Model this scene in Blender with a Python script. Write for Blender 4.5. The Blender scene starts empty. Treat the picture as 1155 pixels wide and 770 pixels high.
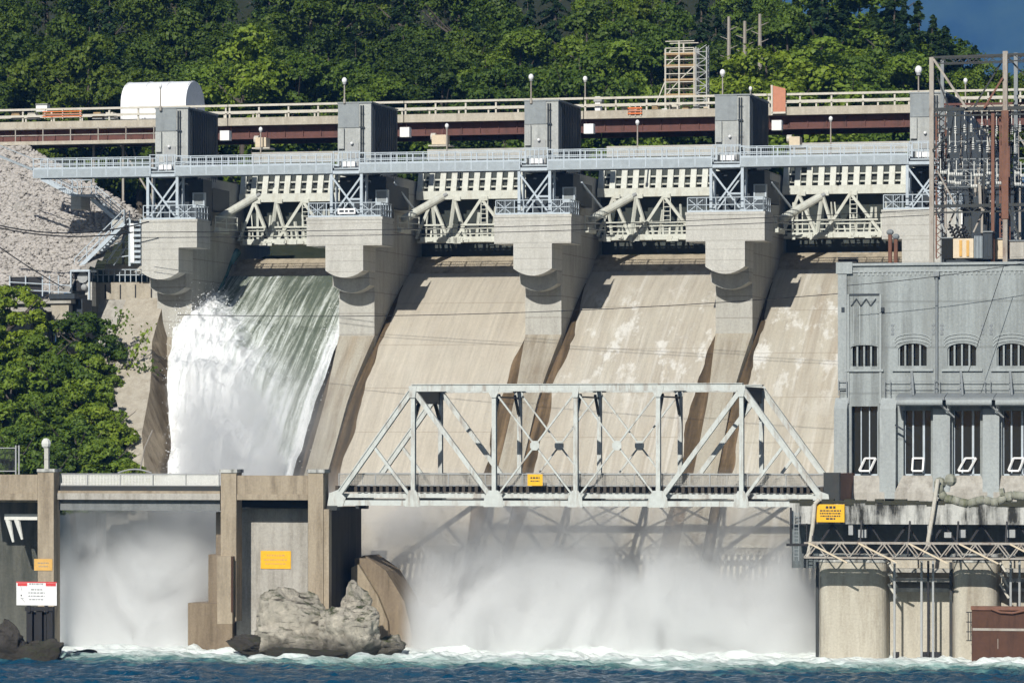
import bpy, bmesh, math, random
import numpy as np
from mathutils import Vector, Matrix
R = math.radians
random.seed(7)
rng = np.random.default_rng(7)
sc = bpy.context.scene
col = sc.collection

# ------------------------------------------------------------------ camera, light, exposure
TH = R(14.0)                       # the dam and the bridge stand turned 14 degrees to the camera
CT, ST = math.cos(TH), math.sin(TH)
Y0, CZ, F, HY = 270.0, 13.2, 4800.0, 505.0
cam_d = bpy.data.cameras.new('camera')
cam = bpy.data.objects.new('camera', cam_d); col.objects.link(cam)
cam.location = (0, 0, CZ); cam.rotation_euler = (R(90), 0, 0)
cam_d.sensor_width = 36.0
cam_d.lens = 36.0 * F / 1155.0
cam_d.shift_y = (HY - 385.0) / 1155.0
cam_d.clip_start = 1.0; cam_d.clip_end = 20000
sc.camera = cam

SUN_EL, SUN_AZ = R(30.8), R(4.0)   # from downstream, slightly left of the dam's own axis
w = bpy.data.worlds.new('World'); sc.world = w; w.use_nodes = True
nt = w.node_tree
sky = nt.nodes.new('ShaderNodeTexSky'); sky.sky_type = 'NISHITA'; sky.sun_disc = False
sd_u, sd_v = math.sin(SUN_AZ), math.cos(SUN_AZ)          # travel direction of the light in (u, v)
sdir = Vector((sd_u * CT + sd_v * ST, -sd_u * ST + sd_v * CT, 0)) * math.cos(SUN_EL)
sdir.z = -math.sin(SUN_EL)
sky.sun_elevation = SUN_EL
to_sun = -sdir
sky.sun_rotation = math.atan2(to_sun.x, to_sun.y)
sky.air_density = 1.0; sky.dust_density = 0.4; sky.ozone_density = 1.5
bg = nt.nodes['Background']; bg.inputs['Strength'].default_value = 0.055
nt.links.new(sky.outputs['Color'], bg.inputs['Color'])
sun_d = bpy.data.lights.new('sun', 'SUN'); sun_d.energy = 5.0; sun_d.angle = R(0.5); sun_d.color = (1.0, 0.965, 0.89)
sun = bpy.data.objects.new('sun', sun_d); col.objects.link(sun)
sun.rotation_euler = sdir.to_track_quat('-Z', 'Y').to_euler(); sun.location = (0, 150, 120)
sc.view_settings.view_transform = 'Standard'; sc.view_settings.look = 'None'
sc.view_settings.exposure = 0.0; sc.view_settings.gamma = 1.0
sc.render.engine = 'CYCLES'
cy = sc.cycles
cy.use_denoising = True
try: cy.denoiser = 'OPENIMAGEDENOISE'
except Exception: pass
cy.max_bounces = 6; cy.diffuse_bounces = 2; cy.glossy_bounces = 2; cy.transmission_bounces = 3
cy.volume_bounces = 6; cy.transparent_max_bounces = 16
cy.volume_step_rate = 4.0; cy.volume_max_steps = 48
cy.use_adaptive_sampling = True; cy.adaptive_threshold = 0.03
cy.caustics_reflective = False; cy.caustics_refractive = False

# ------------------------------------------------------------------ frame helpers
def W(u, v, z): return Vector((u * CT + v * ST, Y0 - u * ST + v * CT, z))
def at(px, py, v):
    """point of the dam frame (u along the dam, v upstream, z up) seen at a place of the photograph, on the plane v"""
    r = (px - 577.5) / F
    u = (r * (Y0 + v * CT) - v * ST) / (CT + r * ST)
    Y = Y0 - u * ST + v * CT
    return (u, v, CZ - (py - HY) * Y / F)
def U(px, v): return at(px, 0, v)[0]
def Z(py, px, v): return at(px, py, v)[2]
def MPP(px, v): return (at(px + 1, 0, v)[0] - at(px, 0, v)[0])

# ------------------------------------------------------------------ noise for real displacement
_perm = rng.random((64, 64, 64)).astype(np.float32)
def vnoise(x, y, z):
    xi, yi, zi = np.floor(x).astype(int), np.floor(y).astype(int), np.floor(z).astype(int)
    fx, fy, fz = x - xi, y - yi, z - zi
    fx, fy, fz = [t * t * (3 - 2 * t) for t in (fx, fy, fz)]
    g = lambda a, b, c: _perm[(xi + a) & 63, (yi + b) & 63, (zi + c) & 63]
    l = lambda a, b, t: a + (b - a) * t
    return l(l(l(g(0,0,0), g(1,0,0), fx), l(g(0,1,0), g(1,1,0), fx), fy),
             l(l(g(0,0,1), g(1,0,1), fx), l(g(0,1,1), g(1,1,1), fx), fy), fz) * 2 - 1
def fbm(x, y, z, o=4):
    a, t = 1.0, 0
    for k in range(o):
        t = t + a * vnoise(x, y, z); x, y, z = x * 2.03 + 7.1, y * 2.03 + 3.3, z * 2.03 + 1.7; a *= 0.5
    return t

# ------------------------------------------------------------------ mesh builder
BASE = {}
class MB:
    def __init__(s): s.v, s.f = [], []
    def add(s, vs, fs):
        n = len(s.v); s.v.extend(vs); s.f.extend([tuple(i + n for i in f) for f in fs]); return s
    def box(s, u0, u1, v0, v1, z0, z1):
        if u0 > u1: u0, u1 = u1, u0
        if v0 > v1: v0, v1 = v1, v0
        if z0 > z1: z0, z1 = z1, z0
        return s.add([(u0,v0,z0),(u1,v0,z0),(u1,v1,z0),(u0,v1,z0),(u0,v0,z1),(u1,v0,z1),(u1,v1,z1),(u0,v1,z1)],
                     [(0,3,2,1),(4,5,6,7),(0,1,5,4),(1,2,6,5),(2,3,7,6),(3,0,4,7)])
    def bar(s, p, q, w, h=None, up=(0,0,1)):
        h = h or w
        p, q = Vector(p), Vector(q); d = (q - p)
        if d.length < 1e-6: return s
        d.normalize(); a = d.cross(Vector(up))
        if a.length < 1e-3: a = d.cross(Vector((0,1,0)))
        a.normalize(); b = a.cross(d)
        vs = []
        for e in (p, q):
            for i, j in ((-1,-1),(1,-1),(1,1),(-1,1)):
                vs.append(tuple(e + a * (i * w / 2) + b * (j * h / 2)))
        return s.add(vs, [(0,1,2,3),(7,6,5,4),(0,4,5,1),(1,5,6,2),(2,6,7,3),(3,7,4,0)])
    def tube(s, p, q, r, n=8, r2=None):
        r2 = r if r2 is None else r2
        p, q = Vector(p), Vector(q); d = q - p
        if d.length < 1e-6: return s
        d.normalize(); a = d.cross(Vector((0,0,1)))
        if a.length < 1e-3: a = d.cross(Vector((0,1,0)))
        a.normalize(); b = a.cross(d); vs = []
        for e, rr in ((p, r), (q, r2)):
            for i in range(n):
                t = 2 * math.pi * i / n
                vs.append(tuple(e + a * (math.cos(t) * rr) + b * (math.sin(t) * rr)))
        fs = [(i, i + n, (i + 1) % n + n, (i + 1) % n) for i in range(n)]
        return s.add(vs, fs + [tuple(range(n)), tuple(range(2*n - 1, n - 1, -1))])
    def path(s, pts, r, n=6):
        for a, b in zip(pts[:-1], pts[1:]): s.tube(a, b, r, n)
        return s
    def prism_u(s, prof, u0, u1):          # profile in (v, z), extruded along u
        n = len(prof)
        vs = [(u0, a, b) for a, b in prof] + [(u1, a, b) for a, b in prof]
        return s.add(vs, [tuple(range(n)), tuple(range(2*n-1, n-1, -1))] + [(i, i+n, (i+1)%n+n, (i+1)%n) for i in range(n)])
    def prism_v(s, prof, v0, v1):          # profile in (u, z), extruded along v
        n = len(prof)
        vs = [(a, v0, b) for a, b in prof] + [(a, v1, b) for a, b in prof]
        return s.add(vs, [tuple(range(n)), tuple(range(2*n-1, n-1, -1))] + [(i, i+n, (i+1)%n+n, (i+1)%n) for i in range(n)])
    def prism_z(s, prof, z0, z1):          # plan in (u, v), extruded up
        n = len(prof)
        vs = [(a, b, z0) for a, b in prof] + [(a, b, z1) for a, b in prof]
        return s.add(vs, [tuple(range(n)), tuple(range(2*n-1, n-1, -1))] + [(i, i+n, (i+1)%n+n, (i+1)%n) for i in range(n)])
    def ball(s, c, r, n=8, m=6, sz=1.0):
        vs, fs = [], []
        for j in range(m + 1):
            ph = math.pi * j / m
            for i in range(n):
                t = 2 * math.pi * i / n
                vs.append((c[0] + r * math.sin(ph) * math.cos(t), c[1] + r * math.sin(ph) * math.sin(t), c[2] + r * sz * math.cos(ph)))
        for j in range(m):
            for i in range(n):
                fs.append((j*n+i, (j+1)*n+i, (j+1)*n+(i+1)%n, j*n+(i+1)%n))
        return s.add(vs, fs)
    def grid(s, P):                          # P: array (a, b, 3)
        a, b, _ = P.shape
        vs = [tuple(map(float, p)) for p in P.reshape(-1, 3)]
        fs = [(i*b+j, (i+1)*b+j, (i+1)*b+j+1, i*b+j+1) for i in range(a-1) for j in range(b-1)]
        return s.add(vs, fs)
    def mesh(s, name, base, fixn=True):
        me = bpy.data.meshes.new(name)
        me.from_pydata([(x - base[0], y - base[1], z - base[2]) for x, y, z in s.v], [], s.f)
        if fixn:
            bm = bmesh.new(); bm.from_mesh(me); bmesh.ops.recalc_face_normals(bm, faces=bm.faces); bm.to_mesh(me); bm.free()
        me.update(); return me
    def build(s, name, mat, parent=None, base=None, smooth=False, fixn=True):
        b = BASE[parent.name] if parent is not None else (base or (0, 0, 0))
        me = s.mesh(name, b, fixn)
        o = bpy.data.objects.new(name, me); col.objects.link(o)
        if mat: me.materials.append(mat)
        if smooth: me.polygons.foreach_set('use_smooth', [True] * len(me.polygons))
        if parent is not None: o.parent = parent
        else: o.location = W(*b); o.rotation_euler = (0, 0, -TH)
        BASE[o.name] = b
        return o
def tag(o, label=None, cat=None, group=None, kind=None):
    if label: o['label'] = label
    if cat: o['category'] = cat
    if group: o['group'] = group
    if kind: o['kind'] = kind
    return o
def thing(name, label, cat, base, group=None):
    o = bpy.data.objects.new(name, None); col.objects.link(o)
    o.empty_display_size = 0.5
    o.location = W(*base); o.rotation_euler = (0, 0, -TH); BASE[o.name] = tuple(base)
    return tag(o, label, cat, group)
def kids(o): return [c for c in bpy.data.objects if c.parent == o]
def dup(o, base=None, label=None, parent=None, rz=None, scale=None):
    c = o.copy(); col.objects.link(c); c.parent = parent
    if parent is None:
        if base: c.location = W(*base); BASE[c.name] = tuple(base)
        if label: c['label'] = label
        if rz is not None: c.rotation_euler = (0, 0, rz)
        if scale is not None: c.scale = scale
    for ch in KID.get(o.name, None) or kids(o): dup(ch, parent=c)
    return c
KID = {}

# ------------------------------------------------------------------ materials
def newmat(name):
    m = bpy.data.materials.new(name); m.use_nodes = True
    t = m.node_tree; b = t.nodes['Principled BSDF']; b.inputs['Roughness'].default_value = 0.8
    b.inputs['Specular IOR Level'].default_value = 0.3
    return m, t, b
def N(t, kind, **k):
    n = t.nodes.new(kind)
    for a, v in k.items():
        if a in n.inputs: n.inputs[a].default_value = v
        else: setattr(n, a, v)
    return n
def L(t, a, b): t.links.new(a, b)
def coords(t, scale=(1,1,1), rnd=True):
    tc = N(t, 'ShaderNodeTexCoord'); mp = N(t, 'ShaderNodeMapping'); mp.inputs['Scale'].default_value = scale
    if rnd:
        oi = N(t, 'ShaderNodeObjectInfo'); ma = N(t, 'ShaderNodeVectorMath', operation='SCALE')
        cx = N(t, 'ShaderNodeCombineXYZ')
        for k in range(3): L(t, oi.outputs['Random'], cx.inputs[k])
        L(t, cx.outputs[0], ma.inputs[0]); ma.inputs['Scale'].default_value = 37.0
        ad = N(t, 'ShaderNodeVectorMath', operation='ADD')
        L(t, tc.outputs['Object'], ad.inputs[0]); L(t, ma.outputs[0], ad.inputs[1]); L(t, ad.outputs[0], mp.inputs[0])
    else: L(t, tc.outputs['Object'], mp.inputs[0])
    return mp.outputs[0]
def noise(t, vec, scale, detail=5, rough=0.55, dist=0.0):
    n = N(t, 'ShaderNodeTexNoise'); n.inputs['Scale'].default_value = scale; n.inputs['Detail'].default_value = detail
    n.inputs['Roughness'].default_value = rough; n.inputs['Distortion'].default_value = dist
    L(t, vec, n.inputs['Vector']); return n.outputs['Fac']
def ramp(t, fac, stops, interp='LINEAR'):
    r = N(t, 'ShaderNodeValToRGB'); cr = r.color_ramp; cr.interpolation = interp
    while len(cr.elements) < len(stops): cr.elements.new(0.5)
    for e, (p, c) in zip(cr.elements, stops):
        e.position = p; e.color = (c if hasattr(c, '__len__') else (c, c, c)) + (1,) if not hasattr(c, '__len__') or len(c) == 3 else c
    L(t, fac, r.inputs[0]); return r.outputs[0]
def mix(t, fac, a, b, mode='MIX'):
    m = N(t, 'ShaderNodeMix', data_type='RGBA', blend_type=mode)
    for s_, v in ((0, fac), (6, a), (7, b)):
        if hasattr(v, 'is_output'): L(t, v, m.inputs[s_])
        else: m.inputs[s_].default_value = (v if not hasattr(v, '__len__') else tuple(v) + (1,))
    return m.outputs[2]
def bump(t, b, h, dist=0.03, strength=0.6):
    n = N(t, 'ShaderNodeBump'); n.inputs['Distance'].default_value = dist; n.inputs['Strength'].default_value = strength
    L(t, h, n.inputs['Height']); L(t, n.outputs[0], b.inputs['Normal'])
def math_(t, op, a, b=None, clamp=False):
    m = N(t, 'ShaderNodeMath', operation=op); m.use_clamp = clamp
    for k, v in ((0, a), (1, b)):
        if v is None: continue
        if hasattr(v, 'is_output'): L(t, v, m.inputs[k])
        else: m.inputs[k].default_value = v
    return m.outputs[0]
def concrete(name, c, stain=(0.16,0.14,0.11), amt=0.5, streak=0.12, blot=0.3, rough=0.9, joints=0.0, rust=None, vs=1.0):
    """weathered concrete: mottling, run-down streaks, grain, board joints"""
    m, t, b = newmat(name); b.inputs['Roughness'].default_value = rough
    v1 = coords(t); v2 = coords(t, (1, vs, streak))
    blotch = ramp(t, noise(t, v1, blot, 6, .6), [(.3, 0.0), (.7, 1.0)])
    run = ramp(t, noise(t, v2, 1.6, 7, .65), [(.42, 0.0), (.72, 1.0)])
    f = math_(t, 'MULTIPLY', math_(t, 'MULTIPLY', run, math_(t, 'ADD', blotch, .35)), amt, True)
    base = mix(t, f, c, stain)
    gr = ramp(t, noise(t, v1, 7.0, 5, .7), [(.25, (.78,.78,.78)), (.75, (1.12,1.12,1.12))])
    base = mix(t, 1.0, base, gr, 'MULTIPLY')
    pale = ramp(t, noise(t, v2, 2.7, 4, .6), [(.62, 0.0), (.78, 1.0)])
    base = mix(t, math_(t, 'MULTIPLY', pale, .35), base, tuple(min(1, x * 1.45) for x in c))
    if rust is not None:
        rf = ramp(t, noise(t, v2, .9, 6, .6), [(.55, 0.0), (.75, 1.0)])
        base = mix(t, math_(t, 'MULTIPLY', rf, .75), base, rust)
    if joints:
        sx = N(t, 'ShaderNodeSeparateXYZ'); L(t, v1, sx.inputs[0])
        fr = math_(t, 'FRACT', math_(t, 'MULTIPLY', sx.outputs[2], 1.0 / joints))
        ln = math_(t, 'LESS_THAN', fr, 0.05)
        base = mix(t, math_(t, 'MULTIPLY', ln, .45), base, stain)
    L(t, base, b.inputs['Base Color'])
    bump(t, b, noise(t, v1, 9.0, 6, .7), .03, .5)
    return m
def metal(name, c, rough=0.5, wear=(0.2,0.12,0.07), amt=0.25, metallic=0.0):
    m, t, b = newmat(name); b.inputs['Roughness'].default_value = rough; b.inputs['Metallic'].default_value = metallic
    v1 = coords(t); v2 = coords(t, (1, 1, .15))
    f = ramp(t, noise(t, v2, 2.2, 7, .7), [(.5, 0.0), (.75, 1.0)])
    base = mix(t, math_(t, 'MULTIPLY', f, amt), c, wear)
    gr = ramp(t, noise(t, v1, 3.0, 5, .7), [(.25, (.82,.82,.82)), (.75, (1.1,1.1,1.1))])
    L(t, mix(t, 1.0, base, gr, 'MULTIPLY'), b.inputs['Base Color'])
    bump(t, b, noise(t, v1, 6, 4), .01, .3)
    return m
def plain(name, c, rough=0.6, metallic=0.0):
    m, t, b = newmat(name); b.inputs['Roughness'].default_value = rough; b.inputs['Metallic'].default_value = metallic
    v1 = coords(t)
    gr = ramp(t, noise(t, v1, 4.0, 5, .7), [(.25, (.85,.85,.85)), (.75, (1.08,1.08,1.08))])
    L(t, mix(t, 1.0, c, gr, 'MULTIPLY'), b.inputs['Base Color'])
    return m
def leafmat(name, c1, c2, c3):
    m, t, b = newmat(name); b.inputs['Roughness'].default_value = .55; b.inputs['Specular IOR Level'].default_value = .25
    oi = N(t, 'ShaderNodeObjectInfo'); v1 = coords(t)
    f = noise(t, v1, 1.3, 5, .75)
    c = ramp(t, f, [(.28, c1), (.52, c2), (.78, c3)])
    br = ramp(t, oi.outputs['Random'], [(0, (.6,.65,.7)), (.5, (1,1,1)), (1, (1.35,1.2,.9))])
    c = mix(t, 1.0, c, br, 'MULTIPLY')
    L(t, c, b.inputs['Base Color'])
    tr = N(t, 'ShaderNodeBsdfTranslucent'); L(t, c, tr.inputs['Color'])
    ms = N(t, 'ShaderNodeMixShader'); ms.inputs[0].default_value = .34
    L(t, b.outputs[0], ms.inputs[1]); L(t, tr.outputs[0], ms.inputs[2])
    L(t, ms.outputs[0], t.nodes['Material Output'].inputs['Surface'])
    return m

C = {}
C['cap'] = concrete('pale_concrete', (.50,.49,.45), amt=.3, joints=.75)
C['pier'] = concrete('pier_concrete', (.43,.42,.38), amt=.4, joints=1.5)
C['tail'] = concrete('stained_concrete', (.36,.31,.24), (.12,.075,.035), amt=1.0, rust=(.17,.10,.05))
C['old'] = concrete('old_brown_concrete', (.365,.305,.225), (.12,.09,.06), amt=.8)
C['oldpale'] = concrete('old_pale_concrete', (.42,.40,.36), (.15,.13,.10), amt=.7)
C['shadewall'] = concrete('brown_training_wall', (.34,.28,.20), (.11,.075,.04), amt=.9)
C['abut'] = concrete('abutment_concrete', (.43,.39,.32), (.2,.16,.11), amt=.6)
C['ph'] = concrete('powerhouse_paint', (.335,.365,.365), (.16,.17,.165), amt=1.0, streak=.05, blot=.22, rust=(.25,.262,.252), joints=2.9)
C['phtrim'] = concrete('powerhouse_trim', (.355,.385,.385), (.19,.19,.19), amt=.4)
C['ledge'] = concrete('mossy_ledge_concrete', (.50,.50,.47), (.03,.03,.026), amt=1.5, streak=.16, blot=.8)
C['draft'] = concrete('draft_pier_concrete', (.47,.435,.36), (.22,.18,.13), amt=.7)
C['tower'] = concrete('tower_concrete', (.43,.445,.43), (.15,.15,.15), amt=.6)
C['clad'] = metal('grey_cladding', (.25,.275,.285), .55, (.12,.13,.14), .5)
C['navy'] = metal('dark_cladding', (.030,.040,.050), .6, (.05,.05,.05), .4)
C['blue'] = metal('blue_grey_steel', (.33,.375,.405), .45, (.22,.22,.22), .3)
C['lblue'] = metal('pale_blue_steel', (.45,.51,.56), .45, (.3,.3,.3), .3)
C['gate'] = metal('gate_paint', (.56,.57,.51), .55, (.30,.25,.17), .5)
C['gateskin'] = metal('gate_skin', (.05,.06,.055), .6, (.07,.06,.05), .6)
C['truss'] = metal('bridge_paint', (.52,.545,.52), .5, (.20,.12,.07), .85)
C['trussdark'] = metal('bridge_dark_steel', (.035,.04,.04), .6, (.06,.04,.03), .5)
C['deckbeam'] = concrete('deck_kerb', (.47,.43,.355), (.22,.18,.13), amt=.6)
C['rust'] = metal('red_brown_girder', (.13,.055,.045), .7, (.05,.03,.025), .8)
C['rustbox'] = metal('rusted_plate', (.085,.04,.025), .8, (.04,.022,.016), 1.0)
C['rail'] = metal('rail_paint', (.55,.52,.45), .6, (.3,.22,.15), .4)
C['white'] = plain('white_paint', (.8,.8,.8), .45)
C['tent'] = plain('tent_fabric', (.82,.83,.85), .6)
C['black'] = plain('black_steel', (.02,.02,.022), .6)
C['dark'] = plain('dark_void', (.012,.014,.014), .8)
C['grey'] = plain('grey_paint', (.33,.34,.34), .5)
C['yellow'] = plain('sign_yellow', (.80,.44,.02), .5)
C['orange'] = plain('barrier_orange', (.65,.16,.04), .5)
C['ochre'] = plain('ochre_plate', (.62,.36,.10), .6)
C['red'] = plain('sign_red', (.62,.06,.06), .5)
C['timber'] = concrete('weathered_timber', (.42,.30,.17), (.2,.13,.07), amt=.6)
C['ply'] = plain('plywood', (.50,.22,.14), .8)
C['cream'] = plain('cream_paint', (.62,.52,.38), .5)
C['glass'] = plain('dark_glass', (.012,.016,.018), .08)
C['brown'] = metal('rusty_post', (.19,.09,.06), .7, (.09,.05,.035), .8)
C['postpale'] = metal('weathered_post', (.36,.33,.29), .7, (.15,.08,.05), .9)
C['porcelain'] = plain('porcelain', (.66,.66,.62), .3)
C['canopy'] = metal('awning_metal', (.22,.24,.25), .5, (.12,.12,.12), .4)
C['bark'] = concrete('bark', (.10,.085,.07), (.04,.035,.03), amt=.6)
C['bark_pale'] = concrete('pale_bark', (.33,.30,.26), (.15,.13,.11), amt=.5)
C['mosspipe'] = concrete('mossy_pipe', (.33,.33,.28), (.10,.11,.05), amt=1.0)

# ================================================================== the dam
# levels, read at the second pier
VN, VP = 25.8, 29.0                       # nose / cap plane, lower pier front
zc0, zc1 = Z(277, 390, VN), Z(245, 390, VN)            # cap bottom, top
PU = [U(180.5, VN), U(389, VN), U(601.3, VN), U(818.3, VN), U(1040, VN)]
k_ = (PU[4] - PU[0]) / 4
PU = [PU[0] + i * k_ for i in range(5)]
HWP, HWN, HWC = 1.3, 1.38, 2.76
z_top = Z(196, 420, 31)                   # top of the piers
# chute profile z(v)
VS = 38.5
z_s = Z(308, 540, VS)
z_p = Z(392, 400, VP)
_a = .43; _b = (z_s - z_p - _a * (VS - VP)) / (VS - VP) ** 2
def chute_z(v):
    x = VS - v
    if x <= 16.0: return z_s - _a * x - _b * x * x
    z16 = z_s - _a * 16 - _b * 256
    s16 = _a + 2 * _b * 16
    y = x - 16
    return z16 - s16 * y - .004 * y * y
chute_v = list(np.linspace(VS, 6.5, 60))
print('chute', z_s, z_p, _b, [round(chute_z(v), 2) for v in (38.5, 29, 22, 15, 10, 7)])

def chute_mat(name, c, stain, white, orange, seed):
    m, t, b = newmat(name); b.inputs['Roughness'].default_value = .85
    tc = N(t, 'ShaderNodeTexCoord'); mp = N(t, 'ShaderNodeMapping'); mp.inputs['Location'].default_value = (seed * 17.3, seed * 5.1, seed * 3.7)
    L(t, tc.outputs['Object'], mp.inputs[0]); v0 = mp.outputs[0]
    def sc_(s):
        q = N(t, 'ShaderNodeMapping'); q.inputs['Scale'].default_value = s; L(t, v0, q.inputs[0]); return q.outputs[0]
    run = ramp(t, noise(t, sc_((1, .05, .05)), 1.1, 7, .62), [(.36, 0.0), (.70, 1.0)])
    fine = ramp(t, noise(t, sc_((1, .04, .04)), 4.5, 5, .6), [(.3, (.86,.86,.86)), (.7, (1.1,1.1,1.1))])
    blot = ramp(t, noise(t, v0, .22, 5, .6), [(.3, 0.0), (.7, 1.0)])
    base = mix(t, math_(t, 'MULTIPLY', run, stain), c, (.21,.165,.12))
    base = mix(t, math_(t, 'MULTIPLY', blot, .3), base, (.36,.30,.23))
    base = mix(t, 1.0, base, fine, 'MULTIPLY')
    wl = ramp(t, noise(t, sc_((1, .035, .035)), 1.7, 5, .6), [(.54, 0.0), (.64, 1.0)])
    wp = ramp(t, noise(t, sc_((1, .45, .45)), .62, 7, .72), [(.53, 0.0), (.60, 1.0)])
    sz = N(t, 'ShaderNodeSeparateXYZ'); L(t, tc.outputs['Object'], sz.inputs[0])
    belt = math_(t, 'MULTIPLY', math_(t, 'MULTIPLY', math_(t, 'SUBTRACT', sz.outputs[2], 15.5), .25, True), math_(t, 'MULTIPLY', math_(t, 'SUBTRACT', 25.6, sz.outputs[2]), .6, True))
    wp = math_(t, 'MULTIPLY', wp, belt)
    # sit the leached patches in a broken belt under the crest
    base = mix(t, math_(t, 'MULTIPLY', wl, white * .6), base, (.62,.60,.55))
    base = mix(t, math_(t, 'MULTIPLY', wp, white), base, (.66,.65,.61))
    of = ramp(t, noise(t, sc_((1, .06, .06)), .8, 5, .6), [(.52, 0.0), (.7, 1.0)])
    base = mix(t, math_(t, 'MULTIPLY', of, orange), base, (.30,.20,.12))
    sx = N(t, 'ShaderNodeSeparateXYZ'); L(t, tc.outputs['Object'], sx.inputs[0])
    fr = math_(t, 'FRACT', math_(t, 'MULTIPLY', math_(t, 'ADD', sx.outputs[2], seed * .37), 1 / 3.1))
    base = mix(t, math_(t, 'MULTIPLY', math_(t, 'LESS_THAN', fr, .018), .4), base, (.22,.18,.13))
    gr = ramp(t, noise(t, v0, 6.0, 5, .7), [(.25, (.88,.88,.88)), (.75, (1.08,1.08,1.08))])
    L(t, mix(t, 1.0, base, gr, 'MULTIPLY'), b.inputs['Base Color'])
    bump(t, b, noise(t, v0, 6.0, 6, .7), .03, .4)
    return m
def tailmat():
    m, t, b = newmat('brown_stain'); b.inputs['Roughness'].default_value = .9
    v2 = coords(t, (1, .06, .06)); v1 = coords(t)
    a = ramp(t, noise(t, v2, 1.7, 6, .6), [(.36, (.045,.033,.02)), (.5, (.10,.07,.04)), (.64, (.19,.13,.075)), (.78, (.30,.24,.16))])
    gr = ramp(t, noise(t, v1, 3.0, 6, .7), [(.25, (.75,.75,.75)), (.75, (1.12,1.12,1.12))])
    L(t, mix(t, 1.0, a, gr, 'MULTIPLY'), b.inputs['Base Color']); bump(t, b, noise(t, v1, 6, 5, .7), .03, .5); return m
C['tail'] = concrete('pier_tail_concrete', (.385,.355,.29), (.17,.125,.08), amt=.9, streak=.07, vs=.07, rust=(.30,.24,.165)); C['stainband'] = tailmat(); C['stainband'].name = 'brown_stain'
dam = thing('spillway_dam', 'tall concrete spillway dam with piers and curved chutes above the river', 'dam', at(560, 740, 9))
uWall = at(186, 335, 32)[0]               # river face of the left training wall
uPH = at(947, 420, 6)[0]                  # left edge of the powerhouse
CM = [chute_mat('chute_wet', (.34,.31,.26), .5, .1, .1, 1), chute_mat('chute_beige', (.49,.45,.375), .18, .05, .04, 2),
      chute_mat('chute_leached', (.49,.46,.39), .35, .75, .12, 3), chute_mat('chute_orange', (.49,.46,.385), .4, .8, .25, 4)]
edges = [(uWall, PU[1]), (PU[1], PU[2]), (PU[2], PU[3]), (PU[3], PU[4] + 1)]
for i, (ua, ub) in enumerate(edges):
    nu = 24
    P = np.array([[(ua + (ub - ua) * j / nu, v, chute_z(v)) for j in range(nu + 1)] for v in chute_v])
    mb = MB(); mb.grid(P)
    mb.build('chute', CM[i], dam, smooth=True)
    mb = MB()
    for uu, s_ in ((ub - HWP, -1), (ua + HWP, 1)):
        if (i == 0 and s_ == 1) or (i == 3 and s_ == -1): continue
        g_ = np.random.default_rng(i * 2 + s_ + 5); vv_ = np.linspace(36.5 if s_ == 1 else 32, 7, 70)
        wdt = .40 + .28 * fbm(vv_ * .35 + i * 9 + s_, 0 * vv_, 0 * vv_, 4) + (.25 if s_ == -1 else 0)
        wdt = np.clip(wdt * np.clip((np.max(vv_) - vv_) / 6, .1, 1), .06, 1.2)
        MB().grid(np.array([[(uu - s_ * .55, v, chute_z(v) + .012), (uu + s_ * float(w_), v, chute_z(v) + .012)] for v, w_ in zip(vv_, wdt)])).build('stain_band', C['stainband'], dam)
    # crest block
    z_c = Z(289, 540, 40)
    mb = MB(); mb.prism_u([(VS - .003, z_s + .003), (38.9, z_s + .32), (39.6, z_s + .85), (40.4, z_c), (48.5, z_c - .1), (48.5, z_s - 4), (VS - .003, z_s - 4)], ua + .02, ub - .02)
    mb.build('crest', concrete('crest_concrete', (.42,.36,.27), amt=.8) if i == 0 else bpy.data.materials['crest_concrete'], dam)

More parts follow.
